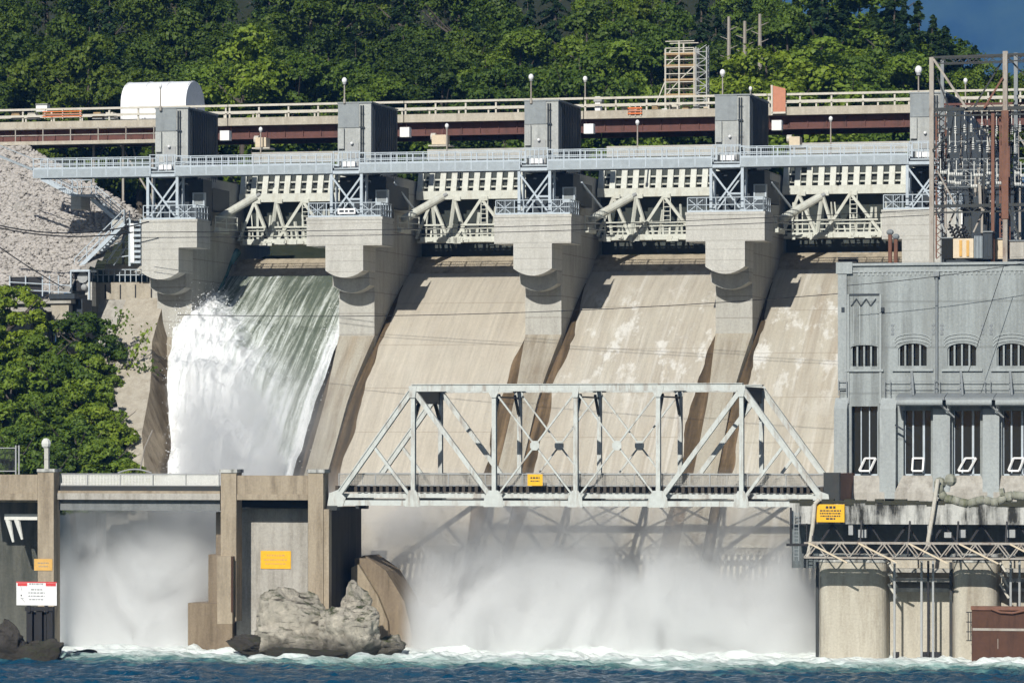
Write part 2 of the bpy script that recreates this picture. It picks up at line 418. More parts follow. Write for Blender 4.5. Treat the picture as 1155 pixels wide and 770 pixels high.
def arc_bottom(hw, z_side, sag, z1, u0, n=14, flare=0):
    pts = [(u0 + hw, z1), (u0 - hw, z1)]
    for k in range(n + 1):
        x = -1 + 2 * k / n
        pts.append((u0 + x * hw, z_side - sag * (1 - x * x)))
    return pts
z_nb = Z(305, 390, VN)
z_r1 = Z(322, 395, 27.7)
for i, u in enumerate(PU):
    mb = MB()
    prof = [(VP, zc0 + .02), (VP, chute_z(VP) - .2)] + [(v, chute_z(v) - .6) for v in np.linspace(VP, 48, 14)][1:] + [(48, z_top), (31.2, z_top), (31.2, zc1 - .25), (VP, zc1 - .25)]
    mb.prism_u(prof, u - HWP, u + HWP)
    if i == 0: mb.prism_u([(VP + 3.1, zc0), (VP + 3.1, 8), (47, 8), (47, zc0)], uWall - 1.0, u - HWP + .01)
    p = mb.build('pier', C['pier'], dam)
    mb = MB()
    vs = list(np.linspace(VP - .002, 7.0, 26))
    for side in (0,):
        pr = [(v, chute_z(v) + .85 - .5 * (VP - v) / 22) for v in vs] + [(v, chute_z(v) - 1.2) for v in reversed(vs)]
        n = len(vs)
        vv, ff = [], []
        for j, v in enumerate(vs):
            hw = HWP - .48 * min(1, (VP - v) / 5)
            zt = chute_z(v) + .85 - .55 * min(1, (VP - v) / 8)
            vv += [(u - hw, v, chute_z(v) - .8), (u - hw, v, zt), (u + hw, v, zt), (u + hw, v, chute_z(v) - .8)]
        for j in range(n - 1):
            for k in range(3): ff.append((j*4+k, j*4+k+1, j*4+k+5, j*4+k+4))
        ff += [(0, 3, 2, 1), ((n-1)*4, (n-1)*4+1, (n-1)*4+2, (n-1)*4+3)]
        mb.add(vv, ff)
    mb.build('pier_tail', C['tail'], p)
    mb = MB(); mb.prism_v(arc_bottom(HWN, z_nb, .5, zc0 - .003, u), VN + .003, VP - .003)
    mb.build('nose', C['cap'], p)
    mb = MB(); mb.prism_v(arc_bottom(HWN - .03, z_r1, .52, z_nb + .1, u), VN + 1.7, VP + .01)
    mb.build('corbel', C['pier'], p)
    mb = MB(); mb.box(u - (HWN if i == 0 else HWC), u + HWC, VN, VP - .2 + .003, zc0, zc1)
    mb.box(u - (HWN if i == 0 else HWC) - .04, u + HWC + .04, VN - .04, VP - .2, zc1 - .18, zc1 + .02)
    mb.build('cap', C['cap'], p)

# hoist towers on the piers
TV0, TV1 = 28.4, 35.3
tz0, tz1 = zc1, Z(117, 400, TV0)
tz_mid = Z(144, 400, TV0)
HWT = 1.22
fz_ = Z(196, 389, 26.3)
TLAB = ['grey hoist tower on the pier beside the waterfall, white tent behind it', 'grey hoist tower on the pier carrying the small white placard',
        'grey hoist tower with a tall white lamp on its left edge', 'grey hoist tower standing by the scaffold and the reddish plywood screen', 'grey hoist tower half hidden behind the rusty switchyard gantry']
for i, u in enumerate(PU):
    t = thing('hoist_tower', TLAB[i], 'tower', (u, TV0, tz0), 'hoist towers on the dam piers')
    zt = tz1 + .12 * (i % 2)
    MB().box(u - HWT, u + HWT, TV0, TV1, fz_ + .05, zt - .1).build('shell', C['tower'], t)
    MB().box(u - HWT + .02, u + .35, TV0 - .06, TV0 - .003, tz_mid, zt - .12).build('front_panel', C['clad'], t)
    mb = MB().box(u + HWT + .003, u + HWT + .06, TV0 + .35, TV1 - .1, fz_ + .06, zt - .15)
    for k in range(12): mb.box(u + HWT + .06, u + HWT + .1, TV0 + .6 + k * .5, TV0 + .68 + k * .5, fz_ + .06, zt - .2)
    mb.build('shaded_side_cladding', C['navy'], t)  # cladding coloured near-black navy to stand for the tower side's shade
    MB().box(u - HWT - .05, u + HWT + .08, TV0 - .08, TV1 + .05, zt - .1, zt).build('roof', C['clad'], t)
    mb = MB()
    for k, du in enumerate((.5, .66)):
        mb.tube((u + du, TV0 - .09, fz_ + .3), (u + du, TV0 - .09, zt - .25), .05, 6)
    for k in range(5): mb.box(u + .42, u + .78, TV0 - .18, TV0 - .1, fz_ + .2 + k * 1.05, tz0 + 3.3 + k * 1.05 + .1 * (k % 2))
    mb.build('conduit', C['navy'], t)
    MB().box(u - HWT + .05, u - HWT + .5, TV0 - .22, TV0 - .07, tz_mid - 1.5, tz_mid - .05).build('control_box', C['tower'], t)
    MB().box(u - .55, u + .3, TV0 - .05, TV0 - .002, tz_mid - 3.1, tz_mid - 1.1).build('door', C['grey'], t)
    mb = MB(); mb.ball((u - .15, TV0 - .2, Z(162, 390, TV0)), .11); mb.tube((u - .15, TV0 - .2, Z(162, 390, TV0)), (u - .15, TV0, Z(162, 390, TV0)), .04, 5)
    mb.build('wall_lamp', C['white'], t)
    # block added in dark navy to stand for the shade behind the frames
    MB().box(u - 1.28, u + 2.15, 29.05, 31.1, zc1 - .2, fz_ - .05).build('shade_block', C['navy'], t)
    MB().box(u + HWP + .003, u + HWP + .6, 32, 36, zc1 + 1.0, zc1 + 2.6).build('machinery_box', C['navy'], t)
    q0, q1 = u + 1.4, u + 2.3
    mb = MB()
    for (x0, x1, y0, y1) in ((q0, q1, 1.0, 1.22), (q0, q0 + .1, 1.22, 2.0), (q1 - .1, q1, 1.22, 2.0), (q0, q1, 2.0, 2.08)): mb.box(x0, x1, 28.9, 29.3, zc1 + y0, zc1 + y1)
    mb.build('cabinet_frame', C['lblue'], t)
    MB().box(q0 + .1, q1 - .1, 28.95, 29.3, zc1 + 1.22, zc1 + 2.0).build('cabinet', C['clad'], t)
    mb = MB(); mb.bar((u + 1.4, 30.2, zc1), (u + 1.4, 30.2, z_top), .12); mb.bar((u + 1.2, 30.2, z_top - .1), (u + 2.4, 30.2, z_top - .1), .14)
    mb.build('bracket', C['navy'], t)
    if i < 5:
        MB().box(u + HWT + .4, u + HWT + 1.1, 34.6, 35.2, Z(155, 460, 35), Z(144, 460, 35)).build('flood_lamp_box', C['white'], t)

# X braced support frames on the caps
fz1 = Z(196, 389, 26.3)
FLAB = ['X braced grey steel frame on the leftmost pier cap above the waterfall', 'X braced grey steel frame standing behind the white placard', 'X braced grey steel frame on the pier cap in the middle of the dam',
        'X braced grey steel frame on the pier cap just left of the powerhouse bay', 'X braced grey steel frame beside the rusty gantry post']
for i, u in enumerate(PU):
    t = thing('support_frame', FLAB[i], 'steel frame', (u, 26.3, zc1), 'steel frames carrying the walkway')
    f0, f1 = 26.4, 27.7
    for su in (-1, 1):
        for v in (f0, f1):
            MB().bar((u + su * 1.1, v, zc1 + .02), (u + su * 1.1, v, fz1), .2 if v == f0 else .16).build('post', C['lblue'], t)
    mb = MB()
    mb.bar((u - 1.1, f0, zc1 + .05), (u + 1.1, f0 + .05, fz1 - .15), .12); mb.bar((u + 1.1, f0, zc1 + .05), (u - 1.1, f0 - .06, fz1 - .15), .12)
    mb.bar((u + .1, f0, zc1 + 1.3), (u + 1.1, f0, zc1 + 1.3), .12)
    mb.build('cross_brace', C['lblue'], t)
    mb = MB().bar((u - 1.1, f1, zc1 + .05), (u + 1.1, f1, fz1 - .15), .1); mb.bar((u - 1.1, f0, fz1 - .9), (u - 1.1, f1, zc1 + .3), .1); mb.bar((u + 1.1, f0, fz1 - .9), (u + 1.1, f1, zc1 + .3), .1)
    mb.build('rear_brace', C['lblue'], t)
    MB().box(u - 1.2, u + 1.2, f0 - .12, f1 + .12, fz1, fz1 + .22).build('head_beam', C['lblue'], t)
    MB().box(u - .9, u + .9, f0 - .05, f1, fz1 + .30, fz1 + .42).build('bearing_plate', C['blue'], t)
    mb = MB(); zr = fz1 + .42
    for k in range(4):
        for v in (f0 - .02, f1): mb.bar((u - .95 + k * .633, v, zr), (u - .95 + k * .633, v, zr + 1.15), .06)
    for v in (f0 - .02, f1):
        for hh in (.6, 1.15): mb.bar((u - 1.0, v, zr + hh), (u + 1.0, v, zr + hh), .05)
    mb.build('guard_rail', C['lblue'], t)
    MB().box(u - .6, u + .35, 27.3, 27.5, zr + .15, zr + .5).build('switch_box', C['white'], t)

# low railings with mesh on the caps
for i, u in enumerate(PU):
    t = thing('cap_railing', ['pale blue guard railing round the first pier cap at the waterfall', 'pale blue guard railing on the pier cap with the white placard', 'pale blue guard railing on the middle pier cap',
                              'pale blue guard railing on the widest looking pier cap left of the last gate', 'pale blue guard railing on the pier cap behind the powerhouse roof'][i], 'railing', (u, VN, zc1 + .02), 'guard railings on the pier caps')
    a, b = u - (HWN if i == 0 else HWC) + .1, u + HWC - .1
    n = int((b - a) / .6)
    mb = MB()
    for k in range(n + 1): mb.bar((a + (b - a) * k / n, VN + .1, zc1 + .02), (a + (b - a) * k / n, VN + .1, zc1 + 1.02), .055)
    for k in range(5): mb.bar((b, VN + .1 + k * .65, zc1 + .02), (b, VN + .1 + k * .65, zc1 + 1.02), .055)
    for hh in (.08, .52, 1.02):
        mb.bar((a, VN + .1, zc1 + hh), (b, VN + .1, zc1 + hh), .055 if hh > .1 else .12); mb.bar((b, VN + .1, zc1 + hh), (b, VP - .3, zc1 + hh), .055)
    mb.build('rail', C['lblue'], t)
    mb = MB()
    for (x0, x1) in ((a + .1, u - 1.3), (u + 1.3, b - .05)):
        if x1 - x0 < .4: continue
        k = 0; mb = MB()
        while x0 + k * .14 < x1: mb.bar((x0 + k * .14, VN + .12, zc1 + .1), (x0 + k * .14, VN + .12, zc1 + .98), .018); k += 1
        mb.bar((x0, VN + .16, zc1 + .1), (x0 + 1.0, VN + .16, zc1 + .9), .05); mb.bar((x0, VN + .16, zc1 + .9), (x0 + 1.0, VN + .16, zc1 + .1), .05)
        mb.build('infill', C['lblue'], t)
# white placard on the second cap
t = thing('placard', 'small white placard hung on the railing of a pier cap', 'sign', (PU[1] + .2, VN - .05, zc1 + .1))
a = at(381, 241.5, VN - .05); b = at(401, 235, VN - .05)
MB().box(a[0], b[0], VN - .09, VN - .05, a[2], b[2]).build('board', C['white'], t)
mb = MB()
for k, (x0, x1) in enumerate(((.1, .35), (.42, .58), (.66, .92))):
    mb.box(a[0] + (b[0]-a[0]) * x0, a[0] + (b[0]-a[0]) * x1, VN - .094, VN - .0905, a[2] + .12, b[2] - .12)
mb.build('marking', C['navy'], t)

# light blue walkway, one span per bay
wz0, wz1, wz_r = Z(194, 480, 26.2), Z(184, 480, 26.2), Z(171.5, 480, 26.2)
spans = [(at(37, 190, 26.2)[0], PU[0] - .85)] + [(PU[i] + .95, PU[i + 1] - 1.0) for i in range(4)]
SL = ['blue grey steel walkway span ending over the pale rock embankment', 'blue grey steel walkway span above the open gate and waterfall', 'blue grey steel walkway span above the plain beige chute', 'blue grey steel walkway span below the scaffold tower', 'blue grey steel walkway span below the reddish plywood screen']
for i, (a, b) in enumerate(spans):
    t = thing('walkway_span', SL[i], 'walkway', ((a + b) / 2, 26.9, wz0), 'walkway spans between the piers')
    v0, v1 = 26.2, 27.8
    MB().box(a, b, v0, v0 + .12, wz0, wz1).build('front_girder', C['blue'], t)
    MB().box(a, b, v1 - .12, v1, wz0, wz1).build('rear_girder', C['blue'], t)
    MB().box(a, b, v0 + .125, v1 - .125, wz1 - .12, wz1 - .04).build('floor_plate', C['grey'], t)
    for v in (v0 + .03, v1 - .03):
        mb = MB(); n = max(3, round((b - a) / 1.13))
        for k in range(n + 1): mb.bar((a + .03 + (b - a - .06) * k / n, v, wz0 + .1), (a + .03 + (b - a - .06) * k / n, v, wz_r), .075)
        for hh in (.5, 1.0): mb.bar((a, v, wz1 + (wz_r - wz1) * hh), (b, v, wz1 + (wz_r - wz1) * hh), .06)
        mb.box(a, b, v - .01, v + .01, wz1 + .003, wz1 + .14)
        mb.build('handrail', C['lblue'], t)
    mb = MB(); k = 0
    while a + .15 * k < b: mb.bar((a + .15 * k, v1 - .03, wz1 + .15), (a + .15 * k, v1 - .03, wz_r - .03), .022); k += 1
    mb.build('infill', C['blue'], t)
    if i == 0:
        mb = MB(); mb.bar((a, v0, wz1), (a - 3.2, v0 + 1, wz1 + 1.2), .15); mb.bar((a, v0, wz_r), (a - 3.2, v0 + 1, wz_r + 1.2), .06)
        mb.build('ramp', C['blue'], t)

# radial gates
VG = 40.3
GL = ['raised ribbed radial gate with dark open gap over the pouring water', 'closed ribbed radial gate above the plain beige chute', 'closed ribbed radial gate above the chute with white leached patches', 'closed ribbed radial gate next to the powerhouse']
for i in range(4):
    a, b = PU[i] + HWP + .15, PU[i + 1] - HWP - .15
    um = (a + b) / 2
    up = 1.0 if i == 0 else 0.0
    t = thing('radial_gate', GL[i], 'sluice gate', (um, VG, Z(289, 540, 40)), 'radial gates between the piers')
    g1, g0 = Z(191, 520, VG), Z(221, 520, VG)
    zb = Z(288, 540, VG) + 1.1 * up
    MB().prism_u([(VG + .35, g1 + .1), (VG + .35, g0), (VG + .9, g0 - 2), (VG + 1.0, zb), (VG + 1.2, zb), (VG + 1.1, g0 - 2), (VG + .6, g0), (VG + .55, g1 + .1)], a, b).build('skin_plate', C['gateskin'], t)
    mb = MB(); n = 12
    for k in range(n + 1):
        x = a + (b - a - .5) * k / n
        mb.prism_u([(VG - .45, g0 + .35), (VG + .25, g0 + .35), (VG + .25, g1), (VG + .1, g1)], x, x + .42)
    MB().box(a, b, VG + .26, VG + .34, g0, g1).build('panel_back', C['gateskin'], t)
    mb.build('ribbed_panel', C['gate'], t)
    mb = MB()
    for hh in (.33, .62, .97): mb.box(a, b, VG - .2 + .3 * hh, VG + .2, g0 + (g1 - g0) * hh - .06, g0 + (g1 - g0) * hh + .05)
    mb.build('stringer', C['gate'], t)
    MB().box(a, b, VG - .6, VG + .15, g0 - .28, g0 + .34).build('main_girder', C['gate'], t)
    # lower frame with arms
    lz = Z(269, 520, VG - .9)
    va = VG - .95
    for (xa, xl, xr) in (((520 - 467) / 115, (500 - 467) / 115, (545 - 467) / 115), ((480 - 467) / 115, (468 - 467) / 115, (494 - 467) / 115), (.88, .79, .97), (.27, .24, .36)):
        mb = MB()
        A = (a + (b - a) * xa, VG - .62, g0 - .25)
        for x in (xl, xr): mb.bar(A, (a + (b - a) * x, va, lz), .2, .2)
        mb.bar(A, (A[0] + .5, A[1], A[2]), .3)
        mb.bar((a + (b - a) * xl + .3, va, lz + 1.0), (a + (b - a) * xr - .3, va, lz + 1.0), .12)
        mb.build('arm', C['gate'], t)
    mb = MB(); x = a + (b - a) * .46
    for s_ in (0, .5): mb.bar((x + s_, va + .2, lz), (x + s_, va + .3, g0 - .3), .06)
    for k in range(9): mb.bar((x, va + .25, lz + .2 + k * .32), (x + .5, va + .25, lz + .2 + k * .32), .05)
    mb.build('ladder', C['gate'], t)
    rr = random.Random(30 + i)
    mb = MB()
    for k in range(24):
        x = a + .2 + (b - a - .4) * (k + .4 * rr.random()) / 24; hgt = rr.choice((.6, .9, 1.4, 1.9, 2.3))
        mb.bar((x, va + .3 * rr.random(), lz), (x + rr.uniform(-.3, .25), va + .3, lz + hgt), rr.uniform(.07, .18))
    for hh in (.35, .75): mb.bar((a + .3, va + .2, lz + hh), (b - .1, va + .2, lz + hh), .09)
    mb.build('strut', C['gate'], t)
    mb = MB().box(a + .5, b, va - .35, va + .3, lz - .28, lz + .12)
    mb.box(a + .1, b, va + .3, va + .8, lz - .3, lz - .1)
    for k in range(16):
        x = a + .6 + (b - a - .8) * rr.random(); mb.box(x, x + rr.uniform(.2, .6), va - .5, va - .36, lz - .45 + rr.random() * .3, lz - .2 + rr.random() * .3)
    mb.build('lower_girder', C['gate'], t)
    c0, c1 = at([246, 456, 668, 882][i], 247, 34.0), at([288, 499, 712, 925][i], 222, 36.0)
    mb = MB(); mb.tube(c0, c1, .30, 12); mb.ball(c0, .3)
    mb.build('hydraulic_cylinder', C['gate'], t)
    MB().tube(c1, tuple(np.array(c1) * 1.12 - np.array(c0) * .12), .14, 8).build('piston_rod', C['grey'], t)
    d0, d1 = at([232, 444, 656, 870][i], 206, 33), at([252, 466, 679, 893][i], 235, 36)
    MB().tube(d0, d1, .09, 6).build('stay_rod', C['lblue'], t)
    e = at([243, 449, 660, 874][i], 258, 32.0)
    mb = MB().box(e[0] - .1, e[0] + .25, 32, 34.5, e[2] - .25, e[2] + .1)
    for hh in (.0, .45, .9): mb.bar((e[0], 32, e[2] + hh), (e[0] + .9, 34.5, e[2] + hh), .07)
    for k in range(3): mb.bar((e[0] + .45 * k, 32 + k * 1.2, e[2]), (e[0] + .45 * k, 32 + k * 1.2, e[2] + .95), .07)
    mb.build('trunnion_platform', C['gate'], t)

# road deck behind the towers
DV0, DV1 = 41.5, 48.5
dz1, dz0 = Z(128, 520, DV0), Z(137, 520, DV0)
gz0 = Z(152, 520, DV0 + .8)
dl = ['brown road deck span with second lower gallery rail by the white tent', 'brown road deck span between the tent and the second hoist tower', 'brown road deck span left of the tower with the tall white lamp', 'brown road deck span carrying the scaffold tower', 'brown road deck span right of the reddish plywood screen', 'brown road deck span behind the switchyard']
du = [PU[0] - 21] + PU + [PU[4] + 13]
for i in range(6):
    a, b = du[i] + .03, du[i + 1] - .03
    t = thing('road_deck_span', dl[i], 'bridge deck', ((a + b) / 2, DV0, gz0), 'road deck spans over the gates')
    MB().box(a, b, DV0, DV1, dz0, dz1).build('slab', C['deckbeam'], t)
    for v in (DV0 + .8, DV1 - 1):
        mb = MB().box(a, b, v, v + .06, gz0, dz0 - .003); mb.box(a, b, v - .15, v + .2, gz0 - .05, gz0 + .05)
        k = 0
        while a + k * 1.4 < b: mb.box(a + k * 1.4, a + k * 1.4 + .05, v - .12, v - .003, gz0 + .06, dz0 - .003); k += 1
        mb.build('girder', C['rust'], t)
    for v in (DV0 + .1, DV1 - .1):
        mb = MB()
        for hh in (.42, .92): mb.box(a, b, v - .05, v + .05, dz1 + hh - .08, dz1 + hh + .08)
        k = 0
        while a + k * 2.3 < b: mb.box(a + k * 2.3, a + k * 2.3 + .12, v + .06, v + .18, dz1, dz1 + 1.0); k += 1
        mb.build('guard_rail', C['rail'], t)
    if i == 0:
        z_lo, z_hi = Z(163, 80, DV0 - .6), Z(159, 80, DV0 - .6)
        MB().box(a, b - 1.2, DV0 - .8, DV0 + .6, z_lo, z_hi).build('gallery_floor', C['deckbeam'], t)
        mb = MB()
        for hh in (.45, .95): mb.bar((a, DV0 - .7, z_hi + hh), (b - 1.2, DV0 - .7, z_hi + hh), .07)
        k = 0
        while a + k * 2.2 < b - 1.2: mb.bar((a + k * 2.2, DV0 - .7, z_hi), (a + k * 2.2, DV0 - .7, z_hi + 1.0), .07); k += 1
        mb.build('gallery_rail', C['postpale'], t)
    if i == 0 or i == 5:
        mb = MB()
        for k in range(5):
            x = b - 1.5 - k * 2.35
            mb.bar((x, DV0 + 1, z_lo if i == 0 else gz0), (x, DV0 + 1, 26), .16)
        mb.bar((b - 6, DV0 + 1.2, gz0), (b - 1.5, DV0 + 1.2, 29), .12); mb.bar((b - 9, DV0 + 1.2, gz0), (b - 4.5, DV0 + 1.2, 29), .12)
        mb.build('trestle_post', C['postpale'], t)
# pale low wall along the crest, seen under the deck
t = thing('crest_parapet', 'pale low parapet seen under the road deck behind the walkway', 'parapet', (PU[2], 40, z_top))
zpp = Z(168, 520, 43)
for i in range(4):
    MB().box(PU[i] + 1.4, PU[i + 1] - 1.4, 43, 43.4, zpp - .8, zpp).build('coping', C['cap'], t)

# ================================================================== truss bridge
C['brownt'] = plain('dark_timber', (.07, .06, .05), .8)
bu0, bu6 = U(376, 0), U(931.5, 0)
bp = [bu0 + (bu6 - bu0) * k / 6 for k in range(7)]
bz, tz = Z(567, 600, 0), Z(437.5, 600, 0)
BV = 6.7
br = thing('truss_bridge', 'white painted steel truss bridge crossing in front of the spillway', 'bridge', (bu0, 0, bz))
def truss(v, front):
    M = C['truss']
    MB().box(bu0 - .1, bu6 + .1, v - .2, v + .2, bz - .19, bz + .15).build('bottom_chord', M, br)
    mb = MB().box(bp[1], bp[5], v - .22, v + .22, tz - .2, tz + .22); mb.box(bp[1] - .1, bp[5] + .1, v - .3, v + .3, tz + .222, tz + .27)
    mb.build('top_chord', M, br)
    for a, b in ((0, 1), (6, 5)):
        mb = MB(); mb.bar((bp[a], v, bz), (bp[b], v, tz), .36, .36); mb.bar((bp[a], v, bz + .22), (bp[b], v, tz + .22), .5, .06)
        mb.build('end_post', M, br)
    for k in range(1, 6):
        mb = MB(); w_ = .2
        for s in (-1, 1): mb.box(bp[k] - .135, bp[k] + .135, v + s * .15 - .03, v + s * .15 + .03, bz + .2, tz - .2)
        mb.box(bp[k] - .03, bp[k] + .03, v - .13, v + .13, bz + .2, tz - .2)
        mb.build('vertical', M, br)
    MB().bar((bp[1], v, tz - .1), (bp[2], v, bz + .1), .29, .29).build('diagonal', M, br)
    MB().bar((bp[5], v, tz - .1), (bp[4], v, bz + .1), .29, .29).build('diagonal', M, br)
    for k in (2, 3):
        for s in (0, 1):
            MB().bar((bp[k + s], v + .05 * s, bz + .2), (bp[k + 1 - s], v + .05 * s, tz - .2), .13, .1).build('counter_brace', M, br)
        x, z = (bp[k] + bp[k + 1]) / 2, (bz + tz) / 2
        mb = MB().prism_v([(x - .3, z - .13), (x - .13, z - .3), (x + .13, z - .3), (x + .3, z - .13), (x + .3, z + .13), (x + .13, z + .3), (x - .13, z + .3), (x - .3, z + .13)], v - .14, v - .1)
        mb.build('centre_gusset', M, br)
    for a, b in ((0, 1), (6, 5)):
        MB().bar(((bp[a] + bp[b]) / 2, v, (bz + tz) / 2), (bp[b], v, bz + .15), .19, .18).build('sub_strut', M, br)
    for k in range(1, 6):
        h = .5 if k in (2, 4) else .34
        mb = MB().prism_v([(bp[k] - h - .15, bz - .25), (bp[k] + h + .15, bz - .25), (bp[k] + h + .1, bz + .35), (bp[k] + h * .6, bz + .8), (bp[k] - h * .6, bz + .8), (bp[k] - h - .1, bz + .35)], v - .26, v - .21)
        mb.build('gusset', M, br); mb = MB()
        mb.prism_v([(bp[k] - h * .8, tz + .15), (bp[k] + h * .8, tz + .15), (bp[k] + h * .6, tz - .3), (bp[k] + .15, tz - .6), (bp[k] - .15, tz - .6), (bp[k] - h * .6, tz - .3)], v - .26, v - .225)
        mb.build('gusset', M, br)
    for a in (0, 6):
        s = 1 if a == 0 else -1
        MB().prism_v([(bp[a] - s * .35, bz - .3), (bp[a] + s * .7, bz - .25), (bp[a] + s * .9, bz + .3), (bp[a] + s * .35, bz + .8), (bp[a] - s * .2, bz + .6)], v - .26, v - .21).build('gusset', M, br)
        MB().box(bp[a] - .35, bp[a] + .35, v - .35, v + .35, bz - .5, bz - .21).build('bearing', C['trussdark'], br)
truss(0, True); truss(BV, False)
for k in range(1, 6):
    mb = MB()
    if k in (1, 5):
        mb.box(bp[k] - .05, bp[k] + .05, .3, BV - .3, tz - .95, tz - .1); mb.box(bp[k] - .2, bp[k] + .2, .25, BV - .25, tz - .1, tz + .05)
        mb.bar((bp[k], .3, tz - 1.9), (bp[k], 1.4, tz - .9), .2); mb.bar((bp[k], BV - .3, tz - 1.9), (bp[k], BV - 1.4, tz - .9), .2)
    else:
        mb.box(bp[k] - .12, bp[k] + .12, .25, BV - .25, tz - .15, tz + .1); mb.box(bp[k] - .05, bp[k] + .05, .3, BV - .3, tz - .6, tz - .5)
        mb.bar((bp[k], .3, tz - 1.6), (bp[k], 1.3, tz - .4), .16); mb.bar((bp[k], BV - .3, tz - 1.6), (bp[k], BV - 1.3, tz - .4), .16)
    mb.build('sway_frame', C['trussdark'], br)
mb = MB()
for k in range(1, 5):
    mb.bar((bp[k], .2, tz), (bp[k + 1], BV - .2, tz), .12); mb.bar((bp[k + 1], .2, tz + .03), (bp[k], BV - .2, tz + .03), .12)
mb.build('top_lateral', C['truss'], br)
zd1, zd0 = Z(548.5, 600, 1), Z(555.5, 600, 1)
for k in range(7): MB().box(bp[k] - .15, bp[k] + .15, .25, BV - .25, bz - .1, zd0 - .15).build('floor_beam', C['trussdark'], br)
for v in (.62, BV - .9):
    mb = MB().box(bu0, bu6, v - .15, v + .12, bz + .3, zd0 - .06)
    mb.build('stringer', C['truss'], br)
mb = MB(); k = 0
while bu0 + k * .42 < bu6: mb.box(bu0 + k * .42, bu0 + k * .42 + .2, .45, BV - .45, zd0 + .02, zd1 + .04); k += 1
mb.build('deck_tie', C['brownt'], br)
zf = Z(534, 600, .8)
def fence(parent, a, b, v, z0, z1, mat, dens=.5, post=2.4):
    mb = MB().box(a, b, v - .03, v + .03, z1 - .05, z1 + .01); mb.box(a, b, v - .02, v + .02, z0, z0 + .06)
    n = max(1, round((b - a) / post))
    for k in range(n + 1):
        x = a + (b - a) * k / n; mb.box(x - .03, x + .03, v - .031, v + .031, z0, z1)
    mb.build('fence_rail', C['grey'], parent)
    mb = MB(); k = 0
    while a + k * .1 < b: mb.box(a + k * .1, a + k * .1 + .1 * dens, v + .035, v + .045, z0 + .07, z1 - .06); k += 1
    k = 0
    while z0 + .1 + k * .1 < z1 - .05: mb.box(a, b, v + .046, v + .054, z0 + .1 + k * .1, z0 + .1 + k * .1 + .03); k += 1
    mb.build('fence_mesh', mat, parent)
fence(br, bu0 + .2, bu6 - .2, .6, zd1 + .02, zf, C['oldpale'], .35)
fence(br, bu0 + .2, bu6 - .2, BV - .6, zd1 + .02, zf, C['oldpale'], .3)
def notice(px0, py0, px1, py1, v, name, label, cat, mat, rows, th=.04, ink='navy', seed=1, group=None):
    a, b = at(px0, py1, v), at(px1, py0, v)
    t = thing(name, label, cat, ((a[0] + b[0]) / 2, v, a[2]), group)
    MB().box(a[0], b[0], v, v + th, a[2], b[2]).build('board', mat, t)
    rr = random.Random(seed); mb = MB(); Wd, H = b[0] - a[0], b[2] - a[2]
    for (y0, y1, x0, x1, dsh) in rows:
        x = x0
        while x < x1:
            wq = rr.uniform(.5, 1.4) * dsh; e = min(x1, x + wq)
            mb.box(a[0] + Wd * x, a[0] + Wd * e, v - .005, v - .002, b[2] - H * y1, b[2] - H * y0); x = e + dsh * .35
    mb.build('lettering', C[ink], t)
    return t, a, b
SR = [(.10, .24, .33, .68, .09), (.32, .40, .12, .88, .07), (.47, .55, .12, .88, .07), (.62, .70, .14, .86, .07), (.76, .86, .34, .68, .08)]
notice(595, 534.5, 612, 547.5, -.34, 'hazard_notice', 'small yellow hazard notice fixed to the truss bridge railing', 'sign', C['yellow'], [(.25, .4, .2, .8, .15), (.55, .65, .2, .8, .12)], seed=3)
notice(294, 621, 328, 641, 1.75, 'hazard_notice', 'large yellow notice on the pale bridge pier wall above the rocks', 'sign', C['yellow'], [(.2, .3, .2, .8, .08), (.45, .55, .12, .88, .06), (.68, .76, .15, .85, .06)], ink='ochre', seed=4)
notice(921, 568.5, 952.5, 588.5, -1.25, 'hazard_notice', 'yellow notice with dark lettering on the mossy powerhouse ledge', 'sign', C['yellow'], SR, seed=5)
notice(38.5, 630, 59, 643, -.75, 'number_plate', 'ochre orange plate on the left bridge pier column', 'sign', C['ochre'], [(.3, .42, .2, .8, .1), (.6, .7, .25, .75, .1)], ink='old', seed=6)

# ------------------------------------------------------------------ left concrete approach
MB().box(bu6 - .1, bu6 + .75, .8, BV + .4, bz - .3, zf + .05).build('end_block', C['brown'], br)
MB().box(bu6 - .2, bu6 + .8, .3, .79, bz + .1, zf + .1).build('end_plate', C['trussdark'], br)
def boxp(mb, x0, y0, x1, y1, v0, v1):      # front face given in photograph pixels on the plane v0
    a, b = at(x0, y1, v0), at(x1, y0, v0); return mb.box(a[0], b[0], v0, v1, a[2], b[2])
pA = thing('bridge_pier', 'brown concrete bridge pier column at the left bank with an ochre plate', 'bridge pier', at(51, 735, 0))
boxp(MB(), 42.5, 531, 60.5, 745, -.7, .5).build('column', C['old'], pA)
boxp(MB(), 41.5, 528.5, 61.5, 532, -.78, .58).build('column_cap', C['ledge'], pA)
boxp(MB(), -30, 535, 42.3, 556, -.6, -.1).build('parapet_beam', C['old'], pA)
boxp(MB(), -30, 556.2, 42.3, 563.5, -.66, -.05).build('lower_beam', C['old'], pA)
boxp(MB(), -30, 566, 42, 760, 4.5, 8).build('abutment_wall', concrete('dark_shaded_wall', (.10,.10,.085), (.03,.035,.03), amt=1.0), pA)  # wall colour darkened to carry the shade it stands in
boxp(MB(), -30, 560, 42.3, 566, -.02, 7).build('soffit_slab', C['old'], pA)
mb = MB(); boxp(mb, 5, 579.5, 42, 586, 1.2, 1.7)
for x in (9, 19):
    q0, q1 = at(x, 585, 1.4), at(x + 6, 611 - (x - 9) * .3, 1.4); mb.tube(q0, q1, .22, 8, .08)
mb.build('drain_pipe', C['porcelain'], pA)
sp = thing('approach_span', 'pale concrete footbridge span with mesh fence left of the yellow notice', 'bridge span', at(155, 575, 0))
